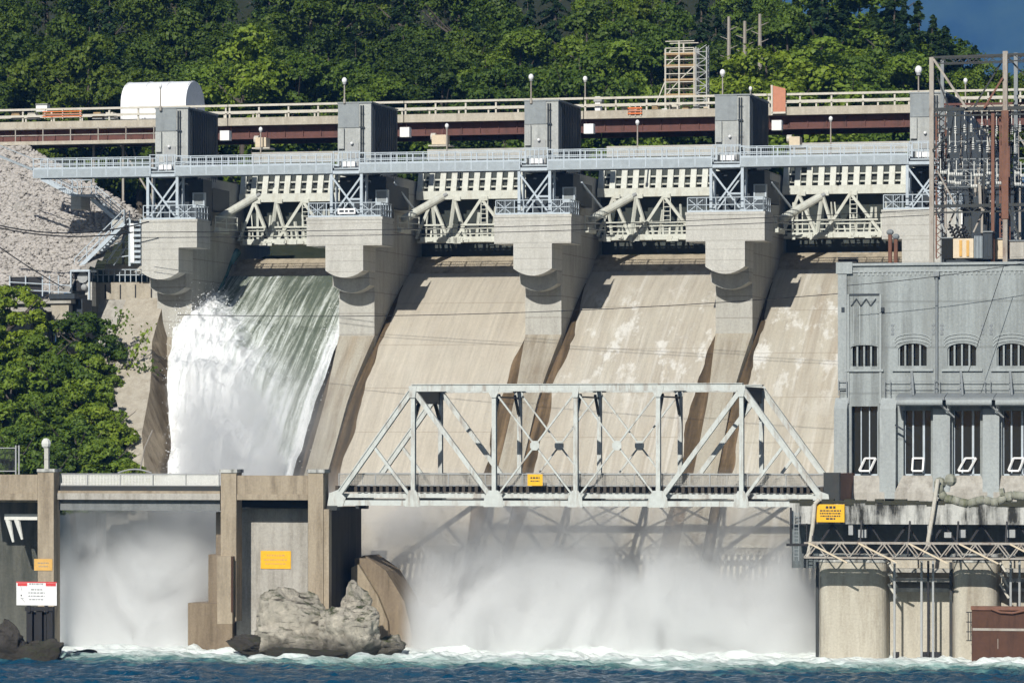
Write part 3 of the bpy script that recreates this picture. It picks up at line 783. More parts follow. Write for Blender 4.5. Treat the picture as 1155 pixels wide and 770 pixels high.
boxp(MB(), 61, 556.3, 248, 563, -.1, .6).build('edge_beam', C['oldpale'], sp)
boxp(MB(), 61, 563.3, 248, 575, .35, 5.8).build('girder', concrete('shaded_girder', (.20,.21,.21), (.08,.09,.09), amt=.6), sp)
boxp(MB(), 61, 548, 248, 555.5, .3, 6.2).build('deck', C['trussdark'], sp)
boxp(MB(), 61, 553.5, 248, 556, -.02, .25).build('kerb', C['old'], sp)
a, b = at(62, 548, .4), at(247, 534, .4)
fence(sp, a[0], b[0], .4, a[2], b[2], C['porcelain'], .75)
pts = [at(133 + 38 * k / 10, 533 - 4 * math.sin(math.pi * k / 10), 1.0) for k in range(11)]
MB().path(pts, .05, 5).build('bent_hoop', C['grey'], sp)

pB = thing('bridge_pier', 'brown concrete portal pier under the truss bridge end with rocks at its foot', 'bridge pier', at(307, 735, 0))
boxp(MB(), 249, 531.5, 266.5, 700, -.8, .4).build('column', C['old'], pB)
boxp(MB(), 347.5, 531.5, 364.5, 690, -.8, .4).build('column', C['old'], pB)
for x in (247.5, 346): boxp(MB(), x, 529, x + 20, 533, -.88, .5).build('column_cap', C['ledge'], pB)
boxp(MB(), 266.7, 536, 347.3, 557, -.62, -.1).build('parapet_beam', C['old'], pB)
boxp(MB(), 266.7, 557.2, 347.3, 563.5, -.68, -.05).build('lower_beam', C['old'], pB)
boxp(MB(), 266.7, 560, 347.3, 572, .42, 7).build('soffit_slab', C['dark'], pB)  # soffit coloured near black to stand for the shadow under the beam
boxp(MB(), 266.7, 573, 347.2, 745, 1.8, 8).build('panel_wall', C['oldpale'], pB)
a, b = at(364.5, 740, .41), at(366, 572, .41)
boxp(MB(), 347.4, 572.5, 366, 745, .42, 9).build('right_wall', concrete('wet_shaded_wall', (.06,.052,.04), (.02,.02,.017), amt=1.0), pB)  # near-black colour carries both wet old concrete and this side's shade
mb = MB(); boxp(mb, 349, 574, 371, 690, -.7, -.1); mb.build('column_buttress', C['old'], pB)
mb = MB(); boxp(mb, 243.5, 577, 252, 740, 3.0, 5); mb.build('rear_wall', concrete('wet_brown_wall', (.23,.18,.125), (.10,.075,.05), amt=.7), pB)
for (x0, y0, x1, v0) in ((235, 625, 258, 2.2), (212, 680, 262, 1.4)):
    boxp(MB(), x0, y0, x1, 760, v0, 6).build('stepped_wing', bpy.data.materials['wet_brown_wall'], pB)
boxp(MB(), 245, 627, 262, 703, -1.3, -.82).build('fender_post', C['old'], pB)
boxp(MB(), 260.5, 627, 262.5, 690, -1.36, -1.3).build('fender_strip', C['rustbox'], pB)
wg = thing('wing_wall', 'curved brown concrete wing wall stepping down to the spray beside the rocks', 'wall', at(435, 740, 5))
P = [at(x, y, 4.6) for x, y in ((396, 640), (404, 636), (426, 672), (437, 700), (441, 760), (396, 760))]
MB().prism_v([(p[0], p[2]) for p in P], 4.6, 5.0).build('front_slab', C['shadewall'], wg)
P = [at(x, y, 5.0) for x, y in ((400, 630), (411, 626), (435, 643), (456, 678), (465, 716), (467, 760), (400, 760))]
MB().prism_v([(p[0], p[2]) for p in P], 5.0, 8.4).build('curved_slab', bpy.data.materials['wet_brown_wall'], wg)
boxp(MB(), 466, 715, 516, 760, 5.2, 7.5).build('low_sill', bpy.data.materials['wet_brown_wall'], wg)

# ================================================================== powerhouse and its ledge
PV = 6.0
ph = thing('powerhouse', 'grey rendered powerhouse with barred windows and awnings at the river edge', 'building', at(947, 560, PV))
pr = at(1235, 300, PV)[0]; pl = uPH
zr = Z(299, 1050, PV); zbm = Z(563, 1050, PV)
def hole(x0, y0, x1, y1): a, b = at(x0, y1, PV), at(x1, y0, PV); return (a[0], b[0], a[2], b[2])
step = 55.6
tall = [hole(960.5, 458, 990, 536)] + [hole(1019 + step * k, 463, 1050 + step * k, 536) for k in range(4)]
lou = [hole(959.5, 389, 990.5, 413)] + [hole(1013 + step * k, 387, 1046.5 + step * k, 412.5) for k in range(4)]
def holed(a, b, z0, z1, holes, v0, v1):
    xs = sorted({a, b, *[h[0] for h in holes], *[h[1] for h in holes]}); zs = sorted({z0, z1, *[h[2] for h in holes], *[h[3] for h in holes]})
    mb = MB()
    # merge cells in columns to keep the wall in few pieces
    for i in range(len(xs) - 1):
        run = None
        for j in range(len(zs) - 1):
            cx, cz_ = (xs[i] + xs[i+1]) / 2, (zs[j] + zs[j+1]) / 2
            solid = not any(h[0] < cx < h[1] and h[2] < cz_ < h[3] for h in holes)
            if solid: run = zs[j] if run is None else run
            if run is not None and (not solid or j == len(zs) - 2):
                mb.box(xs[i], xs[i+1], v0, v1, run, zs[j] if not solid else zs[j+1]); run = None
    return mb
holed(pl, pr, zbm - 1, zr, tall + lou, PV, PV + 1.0).build('front_wall', C['ph'], ph)
mb = MB().box(pl, pl + .6, PV + 1.0, 26, zbm - 1, zr); mb.box(pl, pr, 25.4, 26, zbm - 1, zr); mb.box(pl, pr, PV + 1.0, 26, zr - .3, zr)
mb.build('side_wall', C['ph'], ph)
MB().box(pl + .6, pr, PV + 1.02, PV + 1.1, zbm - 1, zr - .4).build('dark_interior', C['dark'], ph)
mb = MB().box(pl - .12, pr, PV - .16, PV + .5, zr, zr + .16); mb.box(pl - .06, pr, PV - .07, PV - .003, zr - .42, zr - .3); mb.box(pl - .2, pl + .85, PV - .22, PV + .5, zr - .5, zr + .24)
mb.build('coping', C['phtrim'], ph)
mb = MB(); x = pl + 1.2
while x < pr: mb.box(x, x + .12, PV - .05, PV - .003, zr - .62, zr - .43); x += .3
mb.build('dentil_band', C['phtrim'], ph)
def barp(mb, p, q, v, w): return mb.bar(at(p[0], p[1], v), at(q[0], q[1], v), w)
# corner bay with recessed panel and zigzag
mb = MB()
for x in (956.5, 993): boxp(mb, x - 1.2, 332, x + 1.2, 455, PV - .1, PV - .003)
boxp(mb, 945, 300, 955, 440, PV - .14, PV - .003)
for x in (963, 969.5, 976, 982.5, 989): boxp(mb, x - .5, 345, x + .5, 388, PV - .04, PV - .003)
mb.build('corner_pilaster', C['phtrim'], ph)
mb = MB(); boxp(mb, 958, 331, 992, 333.4, PV - .05, PV + .02)
for x0, x1, up in ((960, 966, 0), (966, 971, 1), (971, 977, 0), (977, 982, 1), (982, 988, 0)):
    barp(mb, (x0, 345 if not up else 337), (x1, 337 if not up else 345), PV - .04, .07)
for x in (949, 993.5): boxp(mb, x, 346.5, x + 3.6, 352, PV - .18, PV - .003)
mb.build('ornament', C['navy'], ph)
for k, h in enumerate(lou):
    f = MB().box(h[0] + .02, h[1] - .02, PV + .5, PV + .55, h[2], h[3]).build('louvre_window', C['glass'], ph)
    mb = MB(); n = 4
    for q in range(n + 1):
        x = h[0] + (h[1] - h[0]) * (q + .0) / n
        if 0 < q < n + 1: mb.box(x - .09, x + .02, PV + .12, PV + .3, h[2], h[3])
    mb.box(h[0], h[0] + .1, PV + .12, PV + .3, h[2], h[3])
    mb.build('mullion', C['ph'], f)
    mb = MB(); w_, hh = (h[1] - h[0]) / 2, .38 if k else .16
    xc = (h[0] + h[1]) / 2
    arc = [(xc + w_ * math.cos(math.pi * q / 12), h[3] - hh + hh * math.sin(math.pi * q / 12)) for q in range(13)]
    mb.prism_v([(h[1], h[3] + .02)] + arc[:7], PV + .01, PV + .4); mb.prism_v(arc[6:] + [(h[0], h[3] + .02)], PV + .01, PV + .4)
    mb.build('arched_head', C['ph'], f)
    mb = MB().box(h[0] - .35, h[1] + .35, PV - .16, PV - .003, h[2] - .34, h[2] - .2)
    mb.build('sill', C['phtrim'], f)
    if k:
        mb = MB()
        for r_ in (.18, .4, .62):
            A = [(xc + (w_ + .2) * math.cos(math.pi * q / 14), PV - .02, h[3] - hh + r_ + (hh) * math.sin(math.pi * q / 14)) for q in range(15)]
            for p_, q_ in zip(A[:-1], A[1:]): mb.bar(p_, q_, .07)
        mb.build('arch_moulding', C['phtrim'], f)
        mb = MB()
        for s in (-1, 1):
            mb = MB(); mb.box(xc + s * (w_ + .35) - .04, xc + s * (w_ + .35) + .04, PV - .03, PV - .003, h[3] + .55, h[3] + 1.22)
            for q in range(3): mb.box(xc + s * (w_ + .35) - .1, xc + s * (w_ + .35) + .1, PV - .035, PV - .002, h[3] + .55 + q * .27, h[3] + .68 + q * .27)
            mb.build('block_ornament', C['canopy'], f)
    
for k, h in enumerate(tall):
    wn = MB().box(h[0] + .01, h[1] - .01, PV + .62, PV + .66, h[2], h[3]).build('tall_window', C['glass'], ph)
    mb = MB()
    xs = ((.30, .34), (.62, .66), (.94, .99)) if k == 0 else ((0, .04), (.28, .34), (.66, .74), (.96, 1.0))
    for a, b in xs: mb.box(h[0] + (h[1]-h[0]) * a, h[0] + (h[1]-h[0]) * b, PV + .5, PV + .615, h[2], h[3])
    mb.box(h[0], h[1], PV + .5, PV + .6, h[2], h[2] + .1)
    mb.build('mullion', C['lblue'], wn)
    xm = h[0] + (h[1] - h[0]) * (.58 if k == 0 else .5)
    mb = MB(); zz = h[2] + .3; o = .34; tl = (.16, 0, .2, .14)[k % 4]
    Q = [(xm - o - tl, PV + .12, zz), (xm + o - tl, PV + .12, zz), (xm + o + tl, PV + .5, zz + .8), (xm - o + tl, PV + .5, zz + .8)]
    for p_, q_ in zip(Q, Q[1:] + Q[:1]): mb.bar(p_, q_, .11)
    mb.build('hopper_frame', C['white'], wn)
    # splayed sill
    mb = MB(); e = .45
    mb.add([(h[0] - .05, PV - .002, h[2]), (h[1] + .05, PV - .002, h[2]), (h[1] + e + .1, PV - .75, h[2] - 1.05), (h[0] - e, PV - .75, h[2] - 1.05), (h[1] + e + .1, PV - .75, zbm - .6), (h[0] - e, PV - .75, zbm - .6)],
           [(0, 1, 2, 3), (3, 2, 4, 5), (1, 4, 2), (0, 3, 5)])
    mb.build('splayed_sill', C['oldpale'], wn)
# lower pilasters
for k in range(5):
    x0, x1 = ((942.5, 957), (994, 1012), (1054, 1073), (1110, 1128.5), (1166, 1184))[k]
    a, b = at(x0, 562, PV), at(x1, 452, PV)
    MB().prism_u([(PV - .003, a[2]), (PV - .75, a[2]), (PV - .6, b[2] - .5), (PV - .003, b[2] + .2)], a[0], b[0]).build('pilaster', C['phtrim'], ph)
# awnings
for k in range(4):
    x0 = 1011 + step * k - 1; a, b = at(x0, 458, PV - 1.5), at(x0 + step - .6, 447, PV - 1.5)
    aw = MB().prism_u([(PV - .003, b[2] + .25), (PV - 1.5, b[2] - .05), (PV - 1.5, b[2] - .22), (PV - .003, b[2] + .05)], a[0], b[0]).build('awning', C['canopy'], ph)
    MB().tube((a[0] + .1, PV - 1.5, b[2] - .38), (b[0] - .1, PV - 1.5, b[2] - .38), .2, 10).build('gutter', C['phtrim'], aw)
    mb = MB(); mb.bar((b[0] - .25, PV - 1.4, b[2] - .5), (b[0] + .5, PV - .6, b[2] - 1.3), .1); mb.bar((a[0] + .2, PV - 1.3, b[2] - .3), (a[0] + .2, PV, b[2] - 1.4), .09)
    mb.build('bracket', C['grey'], aw)
    mb = MB(); p_ = at(1028 + step * k, 417, PV); q_ = at(1030 + step * k, 446, PV - .9)
    mb.bar(p_, q_, .13); mb.bar((p_[0], PV - .1, p_[2]), (p_[0], PV - .1, q_[2]), .08)
    mb.build('stay', C['canopy'], aw)
mb = MB()
for x in (946, 955, 998, 1004, 1054, 1060, 1111, 1117):
    a = at(x, 446, PV - .3); mb.bar(a, (a[0], a[1], a[2] + 1.0), .05)
for x0, x1 in ((946, 955), (998, 1004), (1004, 1180)):
    for y in (430, 437): barp(mb, (x0, y), (x1, y), PV - .3, .04)
mb.build('guard_rail', C['canopy'], ph)
mb = MB(); a = at(1056.5, 455, PV - .12); mb.tube(a, (a[0], a[1], zr - .4), .09, 8); mb.box(a[0] - .18, a[0] + .18, PV - .3, PV - .003, zr - .75, zr - .4)
mb.build('downpipe', C['canopy'], ph)
mb = MB(); barp(mb, (1009.5, 479), (1021, 486), PV - .9, .1); a = at(1060, 552, PV - .8); mb.bar(a, (a[0], PV, a[2]), .1)
mb.build('lamp_arm', C['navy'], ph)

ld = thing('quay_ledge', 'stained concrete ledge with dark moss along the powerhouse foot', 'ledge', at(890, 600, -1))
lv = -1.0
lz1, lz0 = Z(566, 1020, lv), Z(591, 1020, lv)
lx0, lx1 = at(890.5, 570, lv)[0], at(1240, 570, lv)[0]
MB().box(lx0, lx1, lv, PV - .8, lz0, lz1).build('beam', C['ledge'], ld)
mb = MB(); rr = random.Random(4); x = lx0
while x < lx1:
    q = rr.uniform(.2, .8); mb.box(x, x + q, lv - .06, lv + .5, lz1 - rr.uniform(.02, .28), lz1 + rr.uniform(.03, .2)); x += q
mb.build('moss_edge', concrete('dark_moss', (.05,.05,.035), (.02,.022,.015)), ld)
boxp(MB(), 893, 591.3, 1240, 640, 2.2, 6).build('rear_wall', concrete('grey_rear_wall', (.12,.14,.145), (.05,.05,.05), amt=.8), ld)
for k in range(8):
    x = 925 + k * 42
    mb = MB(); barp(mb, (x, 612), (x + 14, 591), -.4, .14); barp(mb, (x + 28, 612), (x + 14, 591), -.4, .1)
    mb.build('bracket', C['black'], ld)
for x in (968, 1065, 1082, 1136): boxp(MB(), x, 600 - (x % 3) * 1.5, x + 9 - x % 4, 606, -.6, -.2).build('fitting', C['grey'], ld)
for x in (957, 1046): boxp(MB(), x, 592, x + 5, 603, -.9, -.5).build('fitting', C['grey'], ld)
# mossy pipe on the ledge
pts = [at(x, y, lv + .1) for x, y in ((1058, 546), (1061, 556), (1066, 562), (1074, 563), (1083, 566), (1092, 568), (1101, 565), (1110, 563), (1118, 566), (1126, 566), (1134, 560), (1142, 558), (1160, 560), (1200, 560))]
t = thing('hose_pipe', 'mossy grey pipe sagging along the powerhouse ledge', 'pipe', at(1110, 566, lv))
MB().path(pts, .28, 10).build('pipe', C['mosspipe'], t, smooth=True)
mb = MB()
for (x, y) in ((1060, 545), (1072, 541)): mb.ball(at(x, y, lv + .4), .4, 7, 5)
mb.build('valve', C['mosspipe'], t)
mb = MB()
for (x, y, r_) in ((1130, 556, .3), (1138, 561, .3)): mb.tube(at(x - 2, y, lv + .05), at(x + 3, y - 1, lv + .05), r_, 10)
mb.build('coupling', C['mosspipe'], t)
tag(MB().path([at(x, y, lv - .4) for x, y in ((1058, 540), (1055, 560), (1051, 585), (1047, 608), (1046, 619))], .13, 8).build('hose', C['rail'], None, at(1052, 580, lv - .4)), 'pale hose hanging down the ledge below the mossy pipe', 'hose')
tag(MB().path([at(x, y, lv - .4) for x, y in ((924, 563), (919, 568), (917, 590), (914, 612), (911, 630))], .13, 8).build('hose', C['rail'], None, at(916, 590, lv - .4)), 'pale hose hanging beside the yellow notice on the ledge', 'hose')
# catwalk
ck = thing('catwalk', 'rusty lattice catwalk hung below the powerhouse ledge', 'catwalk', at(905, 632, -3.4))
c0, c1 = at(907, 630, -3.4)[0], at(1240, 630, -3.4)[0]
kz1, kz0 = Z(612.5, 1020, -3.4), Z(629, 1020, -3.4)
mb = MB()
for v in (-3.4, -2.0):
    for z in (kz0, kz1): mb.bar((c0, v, z), (c1, v, z), .11)
mb.build('chord', C['postpale'], ck)
mb = MB(); x = c0; k = 0
while x < c1:
    mb.bar((x, -3.45, kz1 if k % 2 else kz0), (x + .7, -3.45, kz0 if k % 2 else kz1), .07); mb.bar((x, -2.0, kz1 if k % 2 else kz0), (x + .7, -2.0, kz0 if k % 2 else kz1), .07)
    mb.bar((x, -3.4, kz0), (x + 1.0, -2.0, kz0), .06); x += .7; k += 1
mb.build('lattice', C['postpale'], ck)
MB().box(c0, c1, -3.3, -2.1, kz0 - .12, kz0 - .05).build('floor_grating', C['black'], ck)
mb = MB(); x = c0 + .3
while x < c1: mb.bar((x, -3.5, kz1), (x + 2.4, -3.5, kz0 - .3), .1); x += 3.1
mb.build('stay', C['cream'], ck)
mb = MB(); x = c0 + .2
while x < c1: mb.bar((x, -2.0, kz0), (x, -1.05, lz0 + .2), .1); mb.bar((x, -2.0, kz0), (x, -.6, kz0), .1); x += 3.0
mb.build('hanger', C['black'], ck)
# ladder platform at the end
t = thing('ladder_platform', 'black access ladder and small platform at the ledge corner by the bridge', 'ladder', at(898, 640, -1.4))
mb = MB(); barp(mb, (892, 572), (892, 614), -1.4, .12); barp(mb, (887, 614), (912, 614), -1.4, .16); barp(mb, (910, 590), (910, 614), -1.4, .08); barp(mb, (892, 591), (910, 591), -1.4, .07)
boxp(mb, 887, 613.4, 912, 614.6, -1.5, -.9); mb.build('frame', C['black'], t)
mb = MB(); barp(mb, (895.5, 577), (895.5, 632), -1.45, .05); barp(mb, (901, 577), (901, 632), -1.45, .05)
for k in range(13): barp(mb, (895.5, 579 + 4 * k), (901, 579 + 4 * k), -1.45, .045)
mb.build('rung_ladder', C['canopy'], t)

# draft tube piers
def rounded(u0, u1, v0, v1, r, n=6):
    P = [(u1, v1), (u0, v1)]
    for k in range(n + 1): q = math.pi / 2 * k / n; P.append((u0 + r - r * math.cos(q), v0 + r - r * math.sin(q)))
    for k in range(n + 1): q = math.pi / 2 * k / n; P.append((u1 - r + r * math.sin(q), v0 + r - r * math.cos(q)))
    return P
DL = ['broad rounded concrete outlet pier at the powerhouse corner beside the spray', 'narrower rounded concrete outlet pier behind the rusted plate', 'rounded concrete outlet pier at the picture edge behind the rusted plate']
for k, (x0, x1) in enumerate(((922, 998), (1073, 1124), (1178, 1235))):
    t = thing('outlet_pier', DL[k], 'pier', at((x0 + x1) / 2, 748, -.5), 'powerhouse outlet piers')
    a, b = at(x0, 770, -.5), at(x1, 634, -.5)
    mb = MB(); mb.prism_z(rounded(a[0], b[0], -.5, 6, .75), -1, b[2]); mb.build('shaft', C['draft'], t)
    mb = MB(); mb.prism_z(rounded(a[0] - .05, b[0] + .05, -.56, 6, .8), b[2] + .003, b[2] + .5); mb.build('pier_head', C['ledge'], t)
    mb = MB(); mb.bar((a[0] - .06, -.2, .2), (a[0] - .06, -.2, b[2]), .18); mb.build('corner_angle', C['trussdark'], t)
for k, (x0, x1) in enumerate(((998, 1073), (1124, 1178))):
    t = thing('outlet_bay', ['recessed outlet bay with guide rails between the two rounded piers', 'recessed outlet bay above the rusted plate at the picture edge'][k], 'outlet', at((x0 + x1) / 2, 748, 1.2))
    mb = MB(); boxp(mb, x0 - 5, 628, x1 + 8, 770, 1.2, 1.9); mb.build('closure_wall', C['draft'], t)
    mb = MB()
    for y in (641, 652, 663): boxp(mb, x0 + 6, y, x1 + 4, y + 4, .4, 1.19)
    mb.build('beam', C['oldpale'], t)
    mb = MB(); 
    for j in range(3): barp(mb, (x0 + 4, 634 + 12 * j), (x0 + 14, 650 + 12 * j), -.2, .14)
    mb.build('stay', C['rail'], t)
    for x in ((1009, 1039.5, 1047, 1052.5) if k == 0 else (1140, 1150)):
        a = at(x, 747, -1.0); mb = MB(); mb.bar((a[0], -1.0, a[2]), (a[0], -1.0, Z(632, x, -1.0)), .13)
        mb.build('guide_rail', C['black'] if x in (1047,) else C['grey'], t)
    mb = MB()
    for x in ((1010, 1042, 1050, 1057) if k == 0 else (1145,)): boxp(mb, x - 3, 735, x + 3, 747, -.9, -.4)
    mb.build('rail_foot', C['black'], t)
t = thing('bulkhead_plate', 'rusted brown steel bulkhead plate standing in the water by the powerhouse', 'steel plate', at(1130, 748, -2))
mb = MB(); boxp(mb, 1096, 686, 1240, 760, -2, -1.6); mb.build('plate', C['rustbox'], t)
mb = MB(); boxp(mb, 1097, 709.3, 1240, 710.6, -2.04, -2.003); boxp(mb, 1125, 720, 1126, 731, -2.04, -2.003); mb.build('weld_seam', C['postpale'], t)
mb = MB(); boxp(mb, 1095, 684.5, 1240, 687.5, -2.1, -1.5); mb.path([at(x, y, -2.15) for x, y in ((1118, 686), (1128, 690), (1142, 691), (1156, 688), (1180, 686))], .07, 6); mb.build('top_edge', C['brown'], t)
mb = MB(); 
for x in (1092, 1095): barp(mb, (x, 690), (x, 722), -1.9, .05)
for y in (690, 701, 712, 722): barp(mb, (1090, y), (1097, y), -1.9, .06)
mb.build('hinge_frame', C['black'], t)

# ------------------------------------------------------------------ switchyard on the powerhouse roof
zro = zr + .02
gv = 9.0
t = thing('switchyard_gantry', 'tall rusty steel switchyard gantry with wires on the powerhouse roof', 'gantry', (at(1092, 290, gv)[0], gv, zro))
def post(px, v, ytop, name, mat, wd=.28):
    u = U(px, v); z1 = Z(ytop, px, v); mb = MB()
    for s in (-1, 1): mb.box(u - wd / 2, u + wd / 2, v + s * wd / 2 - .03, v + s * wd / 2 + .03, zro, z1)
    mb.box(u - .04, u + .04, v - wd / 2, v + wd / 2, zro, z1); mb.box(u - wd * .8, u + wd * .8, v - wd * .8, v + wd * .8, zro, zro + .15)
    return mb.build(name, mat, t)
post(1051, gv, 65, 'post', C['postpale']); post(1063, gv + 5, 68, 'post', C['canopy'], .22)
post(1134, gv, 58, 'post', C['postpale'], .3); post(1146, gv + 5, 60, 'post', C['canopy'], .25); post(1120, gv - .5, 128, 'post', C['brown'], .2)
z_rust = Z(125, 1134, gv)
mb = MB(); u = U(1134, gv); mb.box(u - .22, u + .22, gv - .24, gv - .19, zro + 3, z_rust); mb.box(u - .3, u + .3, gv - .19, gv + .19, Z(200, 1134, gv), Z(165, 1134, gv)); mb.build('rusty_casing', C['brown'], t)
def beamp(y0, y1, x0, x1, v, w_, mat, nm='beam'):
    mb = MB(); p_, q_ = at(x0, y0, v), at(x1, y1, v); mb.bar(p_, q_, w_); mb.bar((p_[0], v, p_[2] - .4), (q_[0], v, q_[2] - .4), w_ * .5)
    n = max(2, int(abs(q_[0] - p_[0]) / .5))
    for k in range(n):
        a_ = Vector(p_).lerp(Vector(q_), k / n); b_ = Vector(p_).lerp(Vector(q_), (k + 1) / n)
        mb.bar((a_.x, v, a_.z - (.4 if k % 2 else 0)), (b_.x, v, b_.z - (0 if k % 2 else .4)), .05)
    return mb.build(nm, mat, t)
beamp(65, 60, 1050, 1190, gv, .14, C['trussdark']); beamp(124, 121, 1048, 1190, gv, .22, C['trussdark']); beamp(233, 230, 1050, 1190, gv, .2, C['trussdark'])
beamp(66, 62, 1062, 1190, gv + 5, .12, C['trussdark']); beamp(118, 116, 1062, 1190, gv + 5, .14, C['rust'])
for (xa, xb, v) in ((1128, 1139, gv + .6), (1056, 1067, gv + 3)):
    mb = MB(); y = 130
    for x in (xa, xb): barp(mb, (x, 128), (x, 291), v, .09)
    while y < 285: barp(mb, (xa, y), (xb, y + 9), v, .05); barp(mb, (xb, y), (xa, y + 9), v, .05); y += 9
    mb.build('lattice_column', C['brown'], t)
for y in (146, 160, 180, 192, 204, 214): beamp(y, y - 2, 1052, 1190, gv + 2.5 + (y % 3), .07, C['trussdark'] if y % 4 else C['canopy'], 'busbar')
for (p_, q_, w_, m_) in (((1053, 67), (1090, 122), .14, 'postpale'), ((1131, 68), (1098, 122), .1, 'trussdark'), ((1131, 88), (1110, 122), .12, 'brown'), ((1053, 75), (1070, 122), .08, 'trussdark'), ((1134, 62), (1190, 122), .1, 'trussdark'),
                        ((1052, 170), (1072, 150), .12, 'trussdark'), ((1056, 190), (1078, 232), .1, 'postpale'), ((1080, 232), (1066, 262), .1, 'postpale'), ((1056, 236), (1066, 262), .1, 'grey'), ((1120, 150), (1140, 185), .1, 'trussdark'), ((1138, 236), (1150, 268), .12, 'trussdark'), ((1110, 236), (1098, 262), .1, 'postpale')):
    mb = MB(); barp(mb, p_, q_, gv - .3 if w_ > .1 else gv + 1, w_); mb.build('brace', C[m_], t)
rr = random.Random(12)
for k in range(46):
    x = 1060 + (k % 12) * 9.2 + rr.uniform(-2, 2); y = (141, 197, 208, 162)[k // 12] + rr.uniform(-2.5, 2.5); v = gv + rr.uniform(0, 4)
    p_ = at(x, y, v); mb = MB(); hz = (k // 12 in (1, 2))
    for q in range(4):
        if hz: mb.tube((p_[0] + q * .11, v, p_[2]), (p_[0] + q * .11 + .07, v, p_[2]), .12, 8)
        else: mb.tube((p_[0], v, p_[2] - q * .13), (p_[0], v, p_[2] - q * .13 - .07), .085, 8)
    mb.bar((p_[0], v, p_[2]), (p_[0], v, p_[2] + .9), .05)
    mb.build('insulator', C['porcelain'], t)
for k in range(26):
    x = 1060 + rr.random() * 98; y = 150 + rr.random() * 75; v = gv + rr.uniform(1, 6)
    p_ = at(x, y, v); MB().bar(p_, (p_[0] + rr.uniform(-.1, .1), v, p_[2] - rr.uniform(1.0, 2.2)), rr.uniform(.1, .22)).build('switch_arm', C[rr.choice(['trussdark', 'black', 'canopy', 'postpale'])], t)
for k in range(7):
    x = 1066 + k * 14; mb = MB(); barp(mb, (x, 212), (x + rr.uniform(-2, 2), 292), gv + 3 + (k % 3), .14); mb.build('support', C[('postpale', 'canopy', 'trussdark')[k % 3]], t)
mb = MB()
for k in range(12):
    p_ = np.array(at(1052 + k * 8, 128, gv + .3)); q_ = np.array(at(1056 + k * 8 + rr.uniform(-6, 6), 205, gv + 3)); m_ = (p_ + q_) / 2 + np.array([rr.uniform(-.5, .5), 0, -.2])
    mb.path([tuple(p_), tuple(m_), tuple(q_)], .025, 4)
mb.build('dropper_wire', C['black'], t)
# transformer and cabinets
t_ = thing('retaining_wall', 'dark sloping retaining wall behind the switchyard gantry', 'wall', at(1090, 292, 26.5))
A = [at(x, y, 27) for x, y in ((1066, 118), (1078, 120), (1100, 150), (1122, 188), (1150, 205), (1150, 300), (1066, 300))]
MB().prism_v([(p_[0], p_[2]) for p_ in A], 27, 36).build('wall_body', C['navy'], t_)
t = thing('transformer', 'cream transformer with dark bushings on the powerhouse roof edge', 'transformer', at(1087, 291, 7.5))
mb = MB(); boxp(mb, 1075, 269, 1098, 291, 7.5, 9.5); mb.build('tank', C['cream'], t)
for x in (1082, 1090): mb = MB(); boxp(mb, x, 271, x + 3, 289, 7.42, 7.497); mb.build('tank_rib', C['ochre'], t)
for x in (1078, 1085, 1092):
    p_ = at(x, 269, 8.2); mb = MB()
    for q in range(4): mb.tube((p_[0] - .1 * q, 8.2, p_[2] + .2 * q), (p_[0] - .1 * q - .05, 8.2, p_[2] + .2 * q + .1), .2, 8)
    mb.tube(p_, (p_[0] - .4, 8.2, p_[2] + .9), .08, 6); mb.build('bushing', C['black'], t)
mb = MB(); 
for q in range(6): boxp(mb, 1099 + q * 1.6, 266, 1100 + q * 1.6, 291, 7.8, 9.4)
mb.build('radiator', C['blue'], t)
for (x0, y0, x1, v, m_, lb) in ((1062, 269, 1074, 7.6, 'dark', 'black steel cabinet left of the cream transformer'), (1109, 262, 1119, 7.8, 'navy', 'dark tall cabinet right of the cream transformer'), (1119, 270, 1132, 9.5, 'cream', 'small cream cabinet behind the rusty gantry post'), (1139, 272, 1170, 8.6, 'oldpale', 'low pale cabinet at the picture edge on the roof')):
    t = thing('switch_cabinet', lb, 'cabinet', at((x0 + x1) / 2, 291, v), 'cabinets on the powerhouse roof')
    mb = MB(); boxp(mb, x0, y0, x1, 292, v, v + 1.6); mb.build('body', C[m_], t)
    mb = MB(); boxp(mb, x0 - .8, y0 - 1.5, x1 + .8, y0, v - .1, v + 1.7); mb.build('lid', C['canopy'], t)
    mb = MB(); boxp(mb, x0 + 1.2, y0 + 2, (x0 + x1) / 2 - .3, 290, v - .03, v - .002); boxp(mb, (x0 + x1) / 2 + .3, y0 + 2, x1 - 1.2, 290, v - .03, v - .002); mb.build('door', C[m_], t)
t = thing('control_hut', 'dark roof hut with a white corner pole behind the cream transformer', 'hut', at(1102, 270, 14))
mb = MB(); boxp(mb, 1086, 237, 1122, 292, 14, 18); mb.build('wall', C['navy'], t)
mb = MB(); boxp(mb, 1083, 234, 1124, 237, 13.8, 18.2); mb.build('roof', C['trussdark'], t)
mb = MB(); boxp(mb, 1084, 238, 1085.6, 262, 13.5, 13.6); mb.build('corner_pole', C['white'], t)
for k, (x, y) in enumerate(((1004, 262), (1010.5, 267))):
    t = thing('vent_pipe', ['taller rusty vent pipe with a round head on the powerhouse roof corner', 'shorter rusty vent pipe with a round head on the powerhouse roof corner'][k], 'vent pipe', at(x, 296, 7))
    p_ = at(x, y, 7); mb = MB(); mb.tube((p_[0], 7, zro), p_, .13, 8); mb.build('pipe', C['brown'], t)
    mb = MB(); mb.ball(p_, .24, 8, 6, .8); mb.build('cowl', C['canopy'], t)
mb = MB(); boxp(mb, 945, 292, 966, 297, 7.2, 8); mb.bar(at(945, 291, 7), at(968, 291, 7), .1)
t = thing('roof_duct', 'dark low duct box at the powerhouse roof corner', 'duct', at(955, 297, 7.2)); mb.build('duct', C['black'], t)

